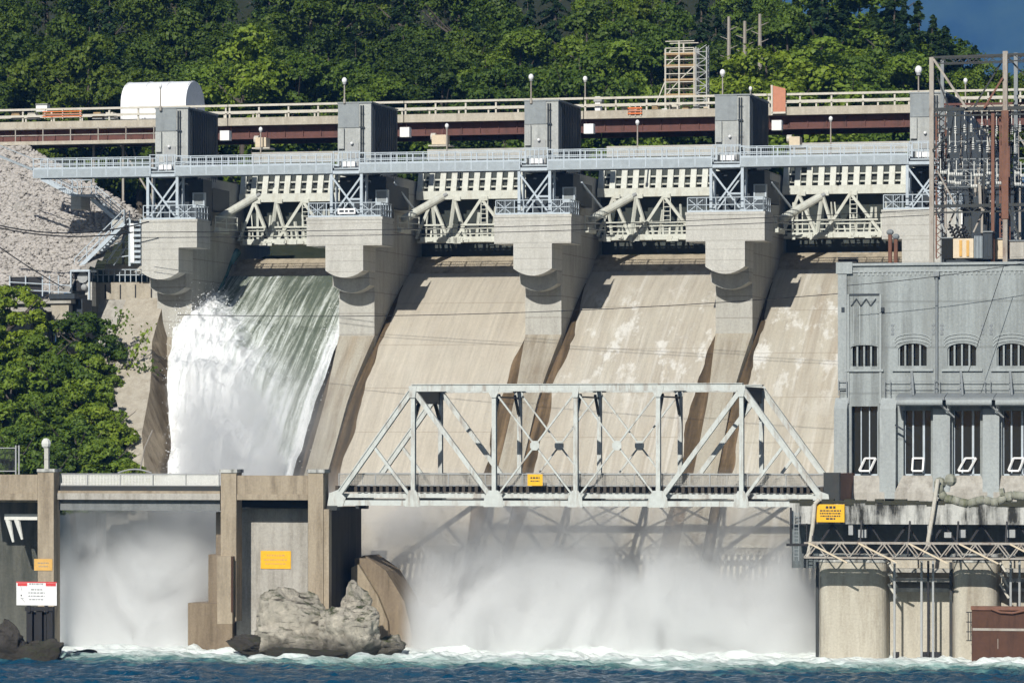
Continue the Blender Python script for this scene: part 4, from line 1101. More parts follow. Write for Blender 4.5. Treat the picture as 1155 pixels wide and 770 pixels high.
# ================================================================== left bank
def stones(name, pts, rmin, rmax, mat, seed, flat=.7):
    """many irregular angular stones in one mesh"""
    g = np.random.default_rng(seed); pts = np.asarray(pts, float); n = len(pts)
    bm = bmesh.new(); bmesh.ops.create_icosphere(bm, subdivisions=1, radius=1)
    bv = np.array([v.co for v in bm.verts]); bf = np.array([[v.index for v in f.verts] for f in bm.faces]); bm.free()
    m = len(bv)
    r = rmin + (rmax - rmin) * g.random(n) ** 2.2
    sc3 = np.stack([r * g.uniform(.7, 1.4, n), r * g.uniform(.7, 1.2, n), r * g.uniform(flat * .7, flat * 1.3, n)], 1)
    ang = g.uniform(0, 6.28, n); ca, sa = np.cos(ang), np.sin(ang)
    V = bv[None] * (1 + g.uniform(-.28, .28, (n, m, 1))) * sc3[:, None, :]
    X = V[..., 0] * ca[:, None] - V[..., 1] * sa[:, None]; Y = V[..., 0] * sa[:, None] + V[..., 1] * ca[:, None]
    V = np.stack([X, Y, V[..., 2]], -1) + pts[:, None, :]
    Fc = (bf[None] + (np.arange(n) * m)[:, None, None]).reshape(-1, 3)
    return raw_mesh(name, V.reshape(-1, 3), Fc, mat)
def raw_mesh(name, V, Fc, mat, base=(0, 0, 0), link=True):
    me = bpy.data.meshes.new(name); Fc = np.asarray(Fc); k = Fc.shape[1]
    V = np.asarray(V, np.float32) - np.asarray(base, np.float32)
    me.vertices.add(len(V)); me.vertices.foreach_set('co', V.ravel())
    me.loops.add(Fc.size); me.loops.foreach_set('vertex_index', Fc.ravel().astype(np.int32))
    me.polygons.add(len(Fc)); me.polygons.foreach_set('loop_start', (np.arange(len(Fc)) * k).astype(np.int32))
    me.polygons.foreach_set('loop_total', np.full(len(Fc), k, np.int32))
    me.update(calc_edges=True); me.validate()
    if mat: me.materials.append(mat)
    if not link: return me
    o = bpy.data.objects.new(name, me); col.objects.link(o); o.location = W(*base); o.rotation_euler = (0, 0, -TH); BASE[o.name] = tuple(base)
    return o
C['stone'] = concrete('pale_riprap', (.45,.42,.39), (.25,.23,.21), amt=.8, streak=1.0, blot=1.2)
C['soil'] = concrete('bank_soil', (.035,.04,.018), (.02,.025,.012), amt=1.0, streak=1.0)
# rockfill slope: a tilted sheet falling from the road to the left wall
def slope_z(u, v):
    return 24.0 + (v - 27.0) * .80
sz_lo = Z(325, 60, 27.5)
def slope_pt(u, v): return (u, v, sz_lo + (v - 27.5) * .84)
ua, ub = PU[0] - 24, PU[0] - 1.6
def v_top(u): return 41.0 - 7.0 * np.clip((u - U(10, 38)) / (U(165, 34) - U(10, 38)), 0, 1)
us, ss = np.linspace(ua, ub, 60), np.linspace(0, 1, 50)
P = np.array([[slope_pt(u, 25.5 + (v_top(u) - 25.5) * q_) for u in us] for q_ in ss]); P[..., 2] += .18 * fbm(P[..., 0], P[..., 1], 0 * P[..., 0], 3)
def pxy(u, v, z): w_ = W(u, v, z); return 577.5 + F * w_.x / w_.y, HY - F * (w_.z - CZ) / w_.y
def on_slope(u, v, z, m=0):
    x, y = pxy(u, v, z); return x < 160 - (y - 238) * 1.02 + m
C['stonebed'] = concrete('embankment_bed', (.30,.285,.26), (.2,.185,.165), amt=.6, streak=1.0)
o = MB(); o.grid(P); o.f = [f for f in o.f if on_slope(*o.v[f[0]], 6)]; tag(o.build('embankment', C['stonebed'], None, (ua, 30, 24)), kind='structure')
g = np.random.default_rng(5); pts = []
for k in range(34000):
    u, v = g.uniform(ua, ub), g.uniform(25.6, 41.0); p_ = slope_pt(u, v)
    if v < v_top(u) and on_slope(*p_): pts.append((u, v, p_[2] + g.uniform(-.04, .16)))
tag(stones('riprap', pts, .06, .25, C['stone'], 6), kind='stuff')
# left training wall of the spillway
lw = thing('training_wall', 'pale battered concrete training wall left of the waterfall', 'wall', (uWall - 3, 22, 8))
# rows down the wall: photograph height, left edge, front edge, water edge, depth of the front edge, depth of the water edge
TW = [(336, 143, 186, 197, 30.0, 33.6), (360, 134, 178.5, 199, 28.0, 32.4), (385, 121, 171.5, 200, 25.8, 30.6), (410, 117, 171, 199, 23.6, 28.6), (440, 128, 169, 198, 21.0, 26.2), (488, 141, 160, 197, 16.6, 22.6), (530, 144, 163, 197, 13.2, 19.6), (600, 146, 168, 196, 9.5, 15.2), (760, 146, 172, 196, 7.5, 9.5)]
FL = [at(r[1], r[0], r[4]) for r in TW]; FE = [at(r[2], r[0], r[4]) for r in TW]; WE = [at(r[3], r[0], r[5]) for r in TW]
def dense(P, k=6):
    P = np.array(P); x = np.arange(len(P)); xx = np.linspace(0, len(P) - 1, (len(P) - 1) * k + 1)
    return np.stack([np.interp(xx, x, P[:, c]) for c in range(3)], 1)
FLd, FEd, WEd = dense(FL), dense(FE), dense(WE)
mb = MB(); mb.grid(np.stack([FLd + (FEd - FLd) * s for s in np.linspace(0, 1, 8)], 1))
bk = FLd.copy(); bk[:, 1] += 6; mb.grid(np.stack([bk, FLd], 1))
top = [tuple(FLd[0]), tuple(FEd[0]), tuple(WEd[0]), (FLd[0][0], FLd[0][1] + 6, FLd[0][2])]; mb.add(top, [(0, 1, 2, 3)])
mb.build('wall_body', C['abut'], lw)
mb = MB(); mb.grid(np.stack([FEd + (WEd - FEd) * s for s in np.linspace(0, 1.0, 8)], 1)); bk = WEd.copy(); bk[:, 1] += 5; bk[:, 0] += .3; mb.grid(np.stack([WEd, bk], 1)); mb.build('stained_shade_face', C['shadewall'], lw)  # browner than the front: stains, plus this side's shade put into the colour
mb = MB(); L0 = [at(x, y, v) for x, y, v in ((112, 338, 31), (104, 400, 27), (112, 440, 23), (120, 500, 18), (120, 600, 10), (120, 760, 9))]; L1 = [at(x, y, v) for x, y, v in ((144, 338, 31), (122, 400, 26), (130, 440, 22), (146, 500, 17), (148, 600, 10), (148, 760, 9))]
mb.grid(np.stack([dense(L0), dense(L1)], 1)); mb.build('lower_face', C['oldpale'], lw)
t = thing('panel_wall', 'stained concrete panel wall with dark joints and a railing below the staircase', 'wall', at(145, 345, 31))
mb = MB(); boxp(mb, 104, 318, 179, 352, 32.3, 33.2); mb.build('panel', C['abut'], t)
mb = MB(); boxp(mb, 76, 322, 126, 440, 33.3, 34); mb.build('lower_panel', C['oldpale'], t)
mb = MB()
for x in (118, 135, 152, 170): boxp(mb, x, 321, x + 1.3, 337, 32.25, 32.297)
mb.build('joint', C['black'], t)
mb = MB(); n = 0
for k in range(13): a = at(104 + 6.2 * k, 318, 32.4); mb.bar(a, (a[0], a[1], a[2] + .95), .06)
for y in (304, 310): barp(mb, (104, y), (179, y), 32.4, .06)
mb.build('rail', C['lblue'], t)
mb = MB(); boxp(mb, 118, 298, 161, 309, 33.4, 35.5); mb.build('upper_block', C['cap'], t)
# staircases
def stair(p, q, wd, v, name, label, mat, rail=True, n=None):
    """straight steel flight from p to q (photograph places on plane v)"""
    a, b = Vector(at(p[0], p[1], v)), Vector(at(q[0], q[1], v))
    t = thing(name, label, 'staircase', tuple(b), 'steel staircases at the left bank')
    for dv in (0, wd):
        MB().bar((a.x, v + dv, a.z), (b.x, v + dv, b.z), .08, .28).build('stringer', mat, t)
    mb = MB(); n = n or max(4, int(abs(a.z - b.z) / .2))
    for k in range(n):
        c_ = a.lerp(b, (k + .5) / n); mb.box(c_.x - .14, c_.x + .14, v + .05, v + wd - .05, c_.z - .02, c_.z + .02)
    mb.build('tread', C['grey'], t)
    if rail:
        for dv in (0, wd):
            mb = MB()
            for h in (.5, 1.0): mb.bar((a.x, v + dv, a.z + h), (b.x, v + dv, b.z + h), .06)
            k_n = max(2, int((a - b).length / 1.2))
            for k in range(k_n + 1): c_ = a.lerp(b, k / k_n); mb.bar((c_.x, v + dv, c_.z), (c_.x, v + dv, c_.z + 1.0), .06)
            mb.build('handrail', mat, t)
    return t
stair((46, 201), (82, 220), 1.0, 31, 'steel_staircase', 'upper steel staircase crossing the pale rock slope below the walkway', C['lblue'])
stair((103, 224), (136, 252), 1.0, 31, 'steel_staircase', 'middle steel staircase ending at the concrete pier cap', C['lblue'])
stair((140, 252), (84, 307), 1.2, 29.5, 'steel_staircase', 'long lower steel staircase running down left along the rock slope', C['lblue'])
t = stair((149, 252), (149.5, 296), 1.2, 30, 'step_tower', 'steep white step flight directly left of the first pier cap', C['white'], False)
t['category'] = 'steps'; del t['group']
mb = MB()
for k in range(8): boxp(mb, 147, 252 + k * 6, 158.5, 255 + k * 6, 30, 30.3)
mb.build('tread', C['lblue'], t)
mb = MB()
for x in (146.5, 159): barp(mb, (x, 247), (x, 300), 30.4, .16)
barp(mb, (120, 296), (150, 255), 31, .1); barp(mb, (128, 299), (152, 266), 31.5, .08)
for y in (272, 280, 288): barp(mb, (110, y + 6), (147, y), 31.5, .07)
mb.build('frame', C['lblue'], t)
t = thing('landing', 'concrete landing block between the upper and middle staircases', 'landing', at(90, 230, 30.8))
mb = MB(); boxp(mb, 80, 222, 91, 236, 30.4, 32.5); mb.build('block', C['cap'], t)
mb = MB(); boxp(mb, 80, 219, 104, 222, 30.3, 32.5)
for x in (81, 92, 103): barp(mb, (x, 219), (x, 203), 30.4, .06)
for y in (203, 211): barp(mb, (81, y), (104, y), 30.4, .06)
mb.build('platform', C['lblue'], t)
t = thing('footing', 'pale concrete footing at the turn of the two staircases', 'footing', at(132, 258, 30)); mb = MB(); boxp(mb, 126, 248, 139, 259, 29.9, 32); mb.build('block', C['cap'], t)
# pump box under the lower stair
t = thing('machine_box', 'dark steel frame with a round valve wheel under the lower staircase', 'machine', at(92, 325, 28))
mb = MB(); boxp(mb, 79, 304, 101, 306.5, 27.5, 29); boxp(mb, 79, 306.6, 80.5, 332, 27.5, 27.7); boxp(mb, 99.5, 306.6, 101, 340, 27.5, 27.7); mb.build('frame', C['lblue'], t)
mb = MB(); boxp(mb, 80.6, 307, 99.4, 328, 28.4, 29); mb.build('back_plate', C['black'], t)
mb = MB(); a = at(93, 313, 28); mb.tube(a, (a[0], a[1] + .2, a[2]), .4, 12); a = at(95, 324, 28); mb.ball(a, .25); mb.build('valve_wheel', C['grey'], t)
mb = MB(); boxp(mb, 96, 318, 104, 345, 28.2, 29); mb.build('white_panel', C['cap'], t)
# small concrete gallery on a column at the far left
t = thing('side_gallery', 'small concrete gallery slab on a tapering column above the green trees', 'gallery', at(66, 395, 24))
mb = MB(); boxp(mb, -30, 337, 80, 343, 24, 28); boxp(mb, -30, 343.3, 58, 352, 24.4, 28); mb.build('slab', C['oldpale'], t)
mb = MB(); boxp(mb, 55, 331, 84, 337, 23.8, 26.5); boxp(mb, 79, 337.3, 93, 358, 25, 27); mb.build('dark_kerb', C['navy'], t)
A = [at(x, y, 24.2) for x, y in ((57, 343.5), (77.5, 343.5), (77.5, 470), (66, 470), (63, 380))]
mb = MB(); mb.prism_v([(p_[0], p_[2]) for p_ in A], 24.2, 25.3); mb.build('column', C['abut'], t)
mb = MB(); boxp(mb, -30, 352.3, 57, 400, 27, 28); mb.build('rear_panel', C['ledge'], t)
t = thing('mesh_fence', 'black mesh fence panel on the side gallery below the rock slope', 'fence', at(30, 331, 24.3))
mb = MB(); boxp(mb, 12, 312, 47, 331, 25.2, 25.25); mb.build('panel', C['black'], t)
mb = MB()
for x in (11, 29, 48, 56, 66): barp(mb, (x, 334), (x, 311), 24.9, .08)
for y in (318, 326): barp(mb, (11, y), (80, y + 4), 24.9, .06)
mb.build('rail', C['lblue'], t)

# bank terrain, river bed and far ground
gm = concrete('forest_floor', (.03,.035,.018), (.015,.022,.01), amt=1.0, streak=1.0, blot=.1)
tag(MB().box(-6000, 6000, -400, 9000, -6, -5).build('ground', gm, None, (0, 0, -6)), kind='structure')
def sheet(name, u0, u1, v0, v1, nu, nv, fz, mat):
    us, vs = np.linspace(u0, u1, nu), np.linspace(v0, v1, nv)
    UU, VV = np.meshgrid(us, vs); ZZ = fz(UU, VV)
    mb = MB(); mb.grid(np.stack([UU, VV, ZZ], -1)); return tag(mb.build(name, mat, None, (u0, v0, 0), smooth=True), kind='structure')
uA = at(40, 600, 6)[0]
def bank_z(u, v):
    z = 9.5 + (v - 9) * .5 + .8 * fbm(u * .2, v * .2, 0 * u)
    z = np.where(v < 8, 9.5 + 0 * u, z)
    e = (at(165, 500, 20)[0] - u) / 2.0
    return np.minimum(z, -2 + np.clip(e + 1, 0, 1) * 40)
sheet('left_bank', uA - 70, uWall - .6, 6.2, 27, 90, 40, bank_z, C['soil'])

# ------------------------------------------------------------------ rocks
def rock(c, rad, seed, label, mat, group=None, sub=5):
    bm = bmesh.new(); bmesh.ops.create_icosphere(bm, subdivisions=sub, radius=1)
    V = np.array([v.co for v in bm.verts]); Fc = np.array([[v.index for v in f.verts] for f in bm.faces]); bm.free()
    g = np.random.default_rng(seed)
    d = np.full(len(V), 1.35)
    for k in range(30):                      # chip flat faces off the ball
        n = g.normal(size=3); n[2] *= .8; n /= np.linalg.norm(n); h = g.uniform(.62, 1.02)
        dot = V @ n; d = np.where(dot > .05, np.minimum(d, h / np.maximum(dot, .05)), d)
    P = V * d[:, None]
    # blocks broken off in steps
    n1 = fbm(P[:, 0] * 1.7 + seed, P[:, 1] * 1.7, P[:, 2] * 2.6 + .8 * P[:, 0], 3) * 3.2; fr_ = n1 - np.floor(n1)
    st_ = (np.floor(n1) + np.clip((fr_ - .8) / .2, 0, 1)) / 3.2
    n2 = fbm(P[:, 0] * 4.5 + seed, P[:, 1] * 4.5, P[:, 2] * 6 + 2 * P[:, 0], 2) * 2.4; fr_ = n2 - np.floor(n2)
    st2 = (np.floor(n2) + np.clip((fr_ - .8) / .2, 0, 1)) / 2.4
    P *= (1 + .17 * st_ + .045 * st2)[:, None]
    P = P * np.array(rad) + np.array(c)
    o = raw_mesh('rock', P, Fc, mat, (c[0], c[1], c[2] - rad[2] * .5))
    return tag(o, label, 'rock', group)
def rockmat(name, c, d, moss):
    m, t, b = newmat(name); v1 = coords(t); b.inputs['Roughness'].default_value = .9
    cr = ramp(t, noise(t, v1, 1.6, 9, .75, .5), [(.3, d), (.44, tuple(x * .8 for x in c)), (.56, c), (.66, tuple(x * 1.25 for x in c)), (.8, tuple(x * .7 for x in c))])
    q_ = N(t, 'ShaderNodeMapping'); q_.inputs['Rotation'].default_value = (.3, .5, 0); q_.inputs['Scale'].default_value = (.35, .6, 2.4); L(t, v1, q_.inputs[0])
    cr = mix(t, ramp(t, noise(t, q_.outputs[0], 1.5, 7, .65, .4), [(.36, .85), (.44, 0.0)]), cr, tuple(x * .4 for x in d))
    sz = N(t, 'ShaderNodeSeparateXYZ'); tw = N(t, 'ShaderNodeNewGeometry'); L(t, tw.outputs['Position'], sz.inputs[0])
    cr = mix(t, ramp(t, math_(t, 'ADD', math_(t, 'MULTIPLY', sz.outputs[2], .35), math_(t, 'MULTIPLY', noise(t, v1, .8, 4), .5)), [(.45, .85), (.75, 0.0)]), cr, (.05, .045, .035))
    ge = N(t, 'ShaderNodeNewGeometry'); sx = N(t, 'ShaderNodeSeparateXYZ'); L(t, ge.outputs['Normal'], sx.inputs[0])
    mf = math_(t, 'MULTIPLY', ramp(t, sx.outputs[2], [(.35, 0.0), (.8, 1.0)]), ramp(t, noise(t, v1, 1.2, 5, .6), [(.45, 0.0), (.6, 1.0)]))
    L(t, mix(t, math_(t, 'MULTIPLY', mf, moss), cr, (.06,.075,.025)), b.inputs['Base Color'])
    bump(t, b, noise(t, v1, 3.0, 10, .8), .3, 1.0); return m
C['rock'] = rockmat('grey_rock', (.58,.53,.44), (.12,.10,.075), 1.0)
C['rockdark'] = rockmat('wet_dark_rock', (.09,.08,.07), (.03,.028,.024), .4)
RG = 'rocks at the foot of the bridge pier'
def rk(px, py, v, wpx, hpx, dep, seed, label, mat, grp=RG):
    c = at(px, py, v); k = MPP(px, v); rock(c, (wpx * k, dep, hpx * k), seed, label, mat, grp, 6 if wpx > 25 else 5)
rk(330, 722, -3, 62, 58, 2.6, 3, 'big pale angular mossy rock in front of the large yellow pier notice', C['rock'])
rk(396, 716, -3.4, 38, 44, 2.2, 8, 'brownish angular rock right of the big mossy rock under the pier', C['rock'])
rk(400, 692, -.8, 20, 40, 1.9, 11, 'steep pointed rock against the curved wing wall', C['rock'])
rk(286, 728, -4.0, 26, 12, 1.5, 14, 'low dark wet rock at the water left of the big mossy rock', C['rockdark'])
rk(436, 730, -2.0, 24, 14, 1.6, 17, 'small wet rock by the water below the curved wing wall', C['rock'])
rk(345, 738, -4.8, 62, 8, 1.4, 23, 'flat wet shelf of rock at the waterline under the big mossy rock', C['rockdark'])
LG = 'dark rocks at the left shore'
for k, (x, y, w_, h_, sd) in enumerate(((10, 737, 32, 34, 31), (42, 745, 28, 26, 33), (66, 754, 22, 14, 35), (25, 765, 32, 13, 37), (92, 738, 24, 6, 39), (2, 722, 28, 18, 41))):
    rk(x, y, (-13, -13, -12, -15, -5, -11)[k], w_, h_, 1.3, sd, ['dark shore rock under the white warning sign, left of its posts', 'dark shore rock at the foot of the warning sign posts', 'low dark rock right of the warning sign posts', 'lowest dark rock at the picture corner in the water', 'flat half sunken rock in the foam right of the warning sign', 'grassy dark rock at the picture edge behind the warning sign'][k], C['rockdark'], LG)
# white warning sign on black posts
t, a, b = notice(18.5, 656, 64, 682, -12, 'warning_sign', 'white warning sign with red corners on black posts at the left shore', 'sign', C['white'],
                 [(.06, .13, .32, .68, .05), (.30, .36, .36, .64, .06), (.44, .5, .30, .7, .06), (.58, .64, .30, .7, .06), (.72, .78, .32, .66, .06)], ink='grey', seed=9)
Wd, H = b[0] - a[0], b[2] - a[2]
mb = MB(); mb.box(a[0] - .01, b[0] + .01, -12.01, -12.002, b[2] - .06, b[2] + .01); mb.box(a[0] + Wd * .03, a[0] + Wd * .27, -12.012, -12.003, b[2] - H * .18, b[2] - H * .05); mb.build('red_header', C['red'], t)
mb = MB(); mb.box(a[0] + Wd * .73, a[0] + Wd * .98, -12.012, -12.003, b[2] - H * .18, b[2] - H * .05); mb.build('red_header', C['red'], t)
mb = MB(); mb.bar((a[0] + Wd * .12, -12.008, a[2] + H * .32), (a[0] + Wd * .22, -12.008, a[2] + H * .12), .07, .004); mb.ball((a[0] + Wd * .12, -12.004, a[2] + H * .42), .05, 6, 4); mb.bar((a[0] + Wd * .1, -12.007, a[2] + H * .3), (a[0] + Wd * .2, -12.007, a[2] + H * .3), .04, .004); mb.bar((a[0] + Wd * .11, -12.008, a[2] + H * .82), (a[0] + Wd * .14, -12.008, a[2] + H * .6), .05, .004); mb.build('pictogram', C['black'], t)
for x in (33, 44, 56):
    mb = MB(); boxp(mb, x - 3.2, 684, x + 3.2, 748, -11.8, -11.4); mb.build('post', C['black'], t)
mb = MB(); boxp(mb, 28, 684.5, 60, 688.5, -11.9, -11.81); boxp(mb, 38, 690, 52, 735, -11.5, -11.3); boxp(mb, 30, 678, 34, 690, -11.95, -11.9); boxp(mb, 50, 678, 54, 690, -11.95, -11.9); mb.build('cross_rail', C['black'], t)

# ================================================================== deck furniture
def lamp(px, ytop, ybot, v, label, r=.17, group='lamps on the dam'):
    r *= .78
    a, b = at(px, ytop, v), at(px, ybot, v)
    t = thing('dam_lamp', label, 'lamp', b, group)
    mb = MB(); mb.tube((b[0], v, b[2]), (b[0], v, a[2] - .1), .06, 6, .045); mb.tube(b, (b[0], v, b[2] + .3), .1, 6); mb.build('pole', C['postpale'], t)
    mb = MB(); mb.ball((a[0], v, a[2]), r, 10, 7, 1.2); mb.build('globe', C['white'], t)
    mb = MB(); mb.tube((a[0], v, a[2] - r * 1.5), (a[0], v, a[2] - r * .9), r * .6, 8); mb.build('collar', C['grey'], t)
VL = 36.2
lamp(181, 97, 125, 28.2, 'lamp in front of the white tent on the first hoist tower')
lamp(388.5, 91, 117, 28.3, 'white lamp on the tower above the small white placard', .24)
lamp(599, 87, 117, 28.3, 'tall white lamp at the left edge of the middle hoist tower', .24)
lamp(660, 89, 134, 42, 'lamp on the road deck right of the middle hoist tower', .22)
lamp(815, 82, 134, 43, 'lamp against the trees left of the scaffold side tower', .26)
lamp(846.5, 100, 117, 29, 'short lamp on the tower left of the plywood screen', .16)
lamp(1036, 79, 116, 30, 'large round lamp left of the rusty gantry', .32)
lamp(1089, 91, 130, 44, 'lamp seen between the gantry posts', .2)
for k, (x, y) in enumerate(((294, 146), (504, 142), (719, 138), (937, 134))):
    lamp(x, y, 186, 37.5, ['low lamp on the walkway above the waterfall', 'low lamp on the walkway above the plain beige chute', 'low lamp on the walkway below the scaffold', 'low lamp on the walkway right of the plywood screen'][k], .19)
# tent
tv0, tv1 = 43.0, 47.6; a, b = at(136, 135, tv0), at(209.5, 89, tv0)
t = thing('storage_tent', 'white arched fabric storage tent on the road deck', 'tent', (a[0], tv0, dz1))
prof = []; cz_ = dz1 + 1.1; Rv = (tv1 - tv0) / 2
for k in range(17):
    q = math.pi * k / 16; prof.append((tv0 + Rv - Rv * math.cos(q), cz_ + (b[2] - cz_) * math.sin(q) ** .85))
full = [(tv0, dz1 + .01)] + prof + [(tv1, dz1 + .01)]
mb = MB(); n = len(full)
mb.add([(a[0], p_[0], p_[1]) for p_ in full] + [(b[0], p_[0], p_[1]) for p_ in full], [(i, i + 1, i + 1 + n, i + n) for i in range(n - 1)])
mb.build('cover', C['tent'], t, smooth=True)
for x in (a[0] + .004, b[0] - .004):
    mb = MB(); mb.add([(x, p_[0], p_[1]) for p_ in full], [tuple(range(n))]); mb.build('end_panel', C['tent'], t)
mb = MB()
for x in np.linspace(a[0] + .1, b[0] - .1, 4):
    for i in range(n - 1): mb.bar((x, full[i][0] - .02, full[i][1] + .02), (x, full[i + 1][0] - .02, full[i + 1][1] + .02), .05)
mb.box(a[0], b[0], tv0 - .03, tv0 - .01, cz_ - .06, cz_); mb.build('hoop', C['white'], t)
# scaffold tower with side ladder tower
sv = 43.2
t = thing('scaffold_tower', 'pale scaffold tower with platforms standing on the road deck before the trees', 'scaffold', at(768, 130, sv))
xs = [at(x, 100, sv)[0] for x in (750.5, 766, 783)]
zb_ = dz1; ztop = Z(55, 766, sv)
for x in xs:
    for v in (sv, sv + 1.6): MB().tube((x, v, zb_), (x, v, ztop + (.5 if x == xs[1] else 0)), .07, 6).build('standard', C['rail'], t)
zl = [Z(y, 766, sv) for y in (108, 91, 75, 62)]
for z in zl:
    mb = MB().box(xs[0] - .1, xs[2] + .1, sv - .05, sv + 1.65, z, z + .14); mb.build('platform', C['timber'], t)
mb = MB()
for z in zl:
    for h in (.5, 1.0): mb.bar((xs[0], sv, z + h), (xs[2], sv, z + h), .06); mb.bar((xs[0], sv + 1.6, z + h), (xs[2], sv + 1.6, z + h), .06)
mb.build('ledger', C['rail'], t)
mb = MB()
for k, z in enumerate(zl[:-1]): mb.bar((xs[k % 2], sv, z), (xs[k % 2 + 1], sv, zl[k + 1]), .06); mb.bar((xs[2 - k % 2], sv + 1.6, z), (xs[1 - k % 2], sv + 1.6, zl[k + 1]), .06)
mb.bar((xs[0] - .8, sv, dz1 + .3), (xs[0], sv, zl[1]), .07); mb.build('diagonal', C['rail'], t)
t = thing('ladder_tower', 'grey lattice ladder tower right of the scaffold tower', 'tower', at(791, 130, sv))
lx = [at(x, 100, sv)[0] for x in (785, 797)]; mb = MB(); zt2 = Z(53, 790, sv)
for x in lx:
    for v in (sv, sv + .8): mb.bar((x, v, dz1), (x, v, zt2), .09)
mb.build('leg_frame', C['grey'], t)
mb = MB(); z = dz1 + .3; k = 0
while z < zt2: 
    mb.bar((lx[0], sv, z), (lx[1], sv, z), .05); mb.bar((lx[k % 2], sv, z), (lx[1 - k % 2], sv, z + .5), .05); mb.bar((lx[1], sv, z), (lx[1], sv + .8, z + .5), .05); z += .5; k += 1
mb.build('lattice', C['grey'], t)
# construction clutter on the deck
t = thing('plywood_screen', 'reddish plywood screen board standing at the end of the deck railing', 'board', at(878, 130, 41.3))
A = [at(x, y, 41.2) for x, y in ((869, 96), (886, 100), (886, 127), (871, 127))]
mb = MB(); mb.prism_v([(p_[0], p_[2]) for p_ in A], 41.2, 41.28); mb.build('board', C['ply'], t)
mb = MB(); boxp(mb, 869.5, 96, 871.5, 130, 41.1, 41.19); boxp(mb, 870, 126, 886, 128.5, 41.1, 41.19); mb.build('frame', C['rail'], t)
def barrier(x0, x1, y0, y1, label, v=41.35):
    t = thing('barrier', label, 'barrier', at((x0 + x1) / 2, y1, v), 'barriers on the road deck')
    for k in range(3):
        mb = MB(); yy = y0 + (y1 - y0) * (.1 + .3 * k); boxp(mb, x0, yy, x1, yy + 2.0, v, v + .05); mb.build('board', C['orange'] if k != 1 else C['ply'], t)
    mb = MB()
    for x in (x0 + 2, (x0 + x1) / 2, x1 - 2): boxp(mb, x, y0 - 1, x + 1, y1 + 1, v + .06, v + .15)
    mb.build('upright', C['rail'], t)
barrier(48, 92, 124, 133, 'orange slatted barrier on the deck left of the white tent')
barrier(708, 724, 120, 130, 'short orange barrier on the deck under the scaffold')
t = thing('white_cabinet', 'upright white cabinet on the road deck left of the scaffold', 'cabinet', at(674, 128, 42.5))
mb = MB(); boxp(mb, 671, 109, 677, 128, 42.5, 43.2); mb.build('body', C['white'], t)
mb = MB(); boxp(mb, 669.5, 112, 678.5, 115, 42.4, 43.3); mb.build('lid', C['grey'], t)
t = thing('white_crate', 'small white crate left of the orange barrier on the deck', 'crate', at(46, 122, 42.4)); mb = MB(); boxp(mb, 40.5, 118, 53, 126, 42.4, 43); mb.build('body', C['white'], t); mb = MB(); boxp(mb, 40, 117, 53.5, 118.2, 42.3, 43.1); mb.build('lid', C['grey'], t)
rr = random.Random(77)
for k in range(9):
    x = 700 + k * 11.5; w_ = rr.uniform(5, 9); h_ = rr.uniform(5, 11); v = 41.9 + rr.uniform(0, .6)
    m_ = C[('rail', 'ply', 'grey', 'timber', 'white', 'rail', 'timber', 'grey', 'cream')[k]]
    t = thing('material_pallet', ['stack of pale boards left of the short orange barrier', 'reddish stack of boards behind the short orange barrier', 'grey bundle right of the short orange barrier', 'timber stack left below the scaffold', 'white bundle under the scaffold left leg', 'pale stack under the scaffold', 'timber stack under the right scaffold leg', 'grey bundle below the lattice ladder tower', 'cream stack beside the hoist tower right of the scaffold'][k], 'pallet', at(x, 128, v), 'building materials on the road deck')
    mb = MB(); n = 4
    for q in range(n): boxp(mb, x + rr.uniform(0, 1.5), 128 - h_ * (q + 1) / n + .4, x + w_ - rr.uniform(0, 1.5), 128 - h_ * q / n, v, v + .8)
    mb.build('load', m_, t)
    mb = MB(); boxp(mb, x, 127.8, x + w_, 129, v - .1, v + .9); mb.build('pallet_base', C['timber'], t)
for k, x in enumerate((12, 30, 104, 118)):
    t = thing('material_pallet', ['timber stack at the left end of the road deck', 'pale stack left of the small white crate', 'timber stack right of the long orange barrier', 'low timber stack just left of the white tent'][k], 'pallet', at(x, 134, 41.8), 'building materials on the road deck')
    mb = MB()
    for q in range(3): boxp(mb, x + q * .6, 131 - q * 2.2, x + 11 - q * .8, 133 - q * 2.2, 41.8, 42.6)
    mb.build('load', C['timber' if k % 2 == 0 else 'rail'], t)
    mb = MB(); boxp(mb, x, 133.2, x + 11, 134.3, 41.7, 42.7); mb.build('pallet_base', C['grey'], t)
for k, (x, y, w_) in enumerate(((288, 157, 12), (487, 154, 16), (890, 156, 12))):
    t = thing('gate_machinery', ['cream gate drive box below the deck above the waterfall', 'cream gate drive box below the deck above the plain beige chute', 'cream gate drive box below the deck by the plywood screen'][k], 'machine', at(x, 168, 38))
    mb = MB(); boxp(mb, x, y - 2, x + w_, y + 9, 38, 39); mb.build('housing', C['cream'], t)
    mb = MB(); a = at(x + w_ * .2, y, 37.9); mb.tube((a[0] - .4, 38.5, a[2]), (a[0] - .05, 38.5, a[2]), .3, 10); boxp(mb, x - 4, y + 9.2, x + w_ + 4, y + 11, 37.8, 39.2); mb.build('drive', C['rail'], t)
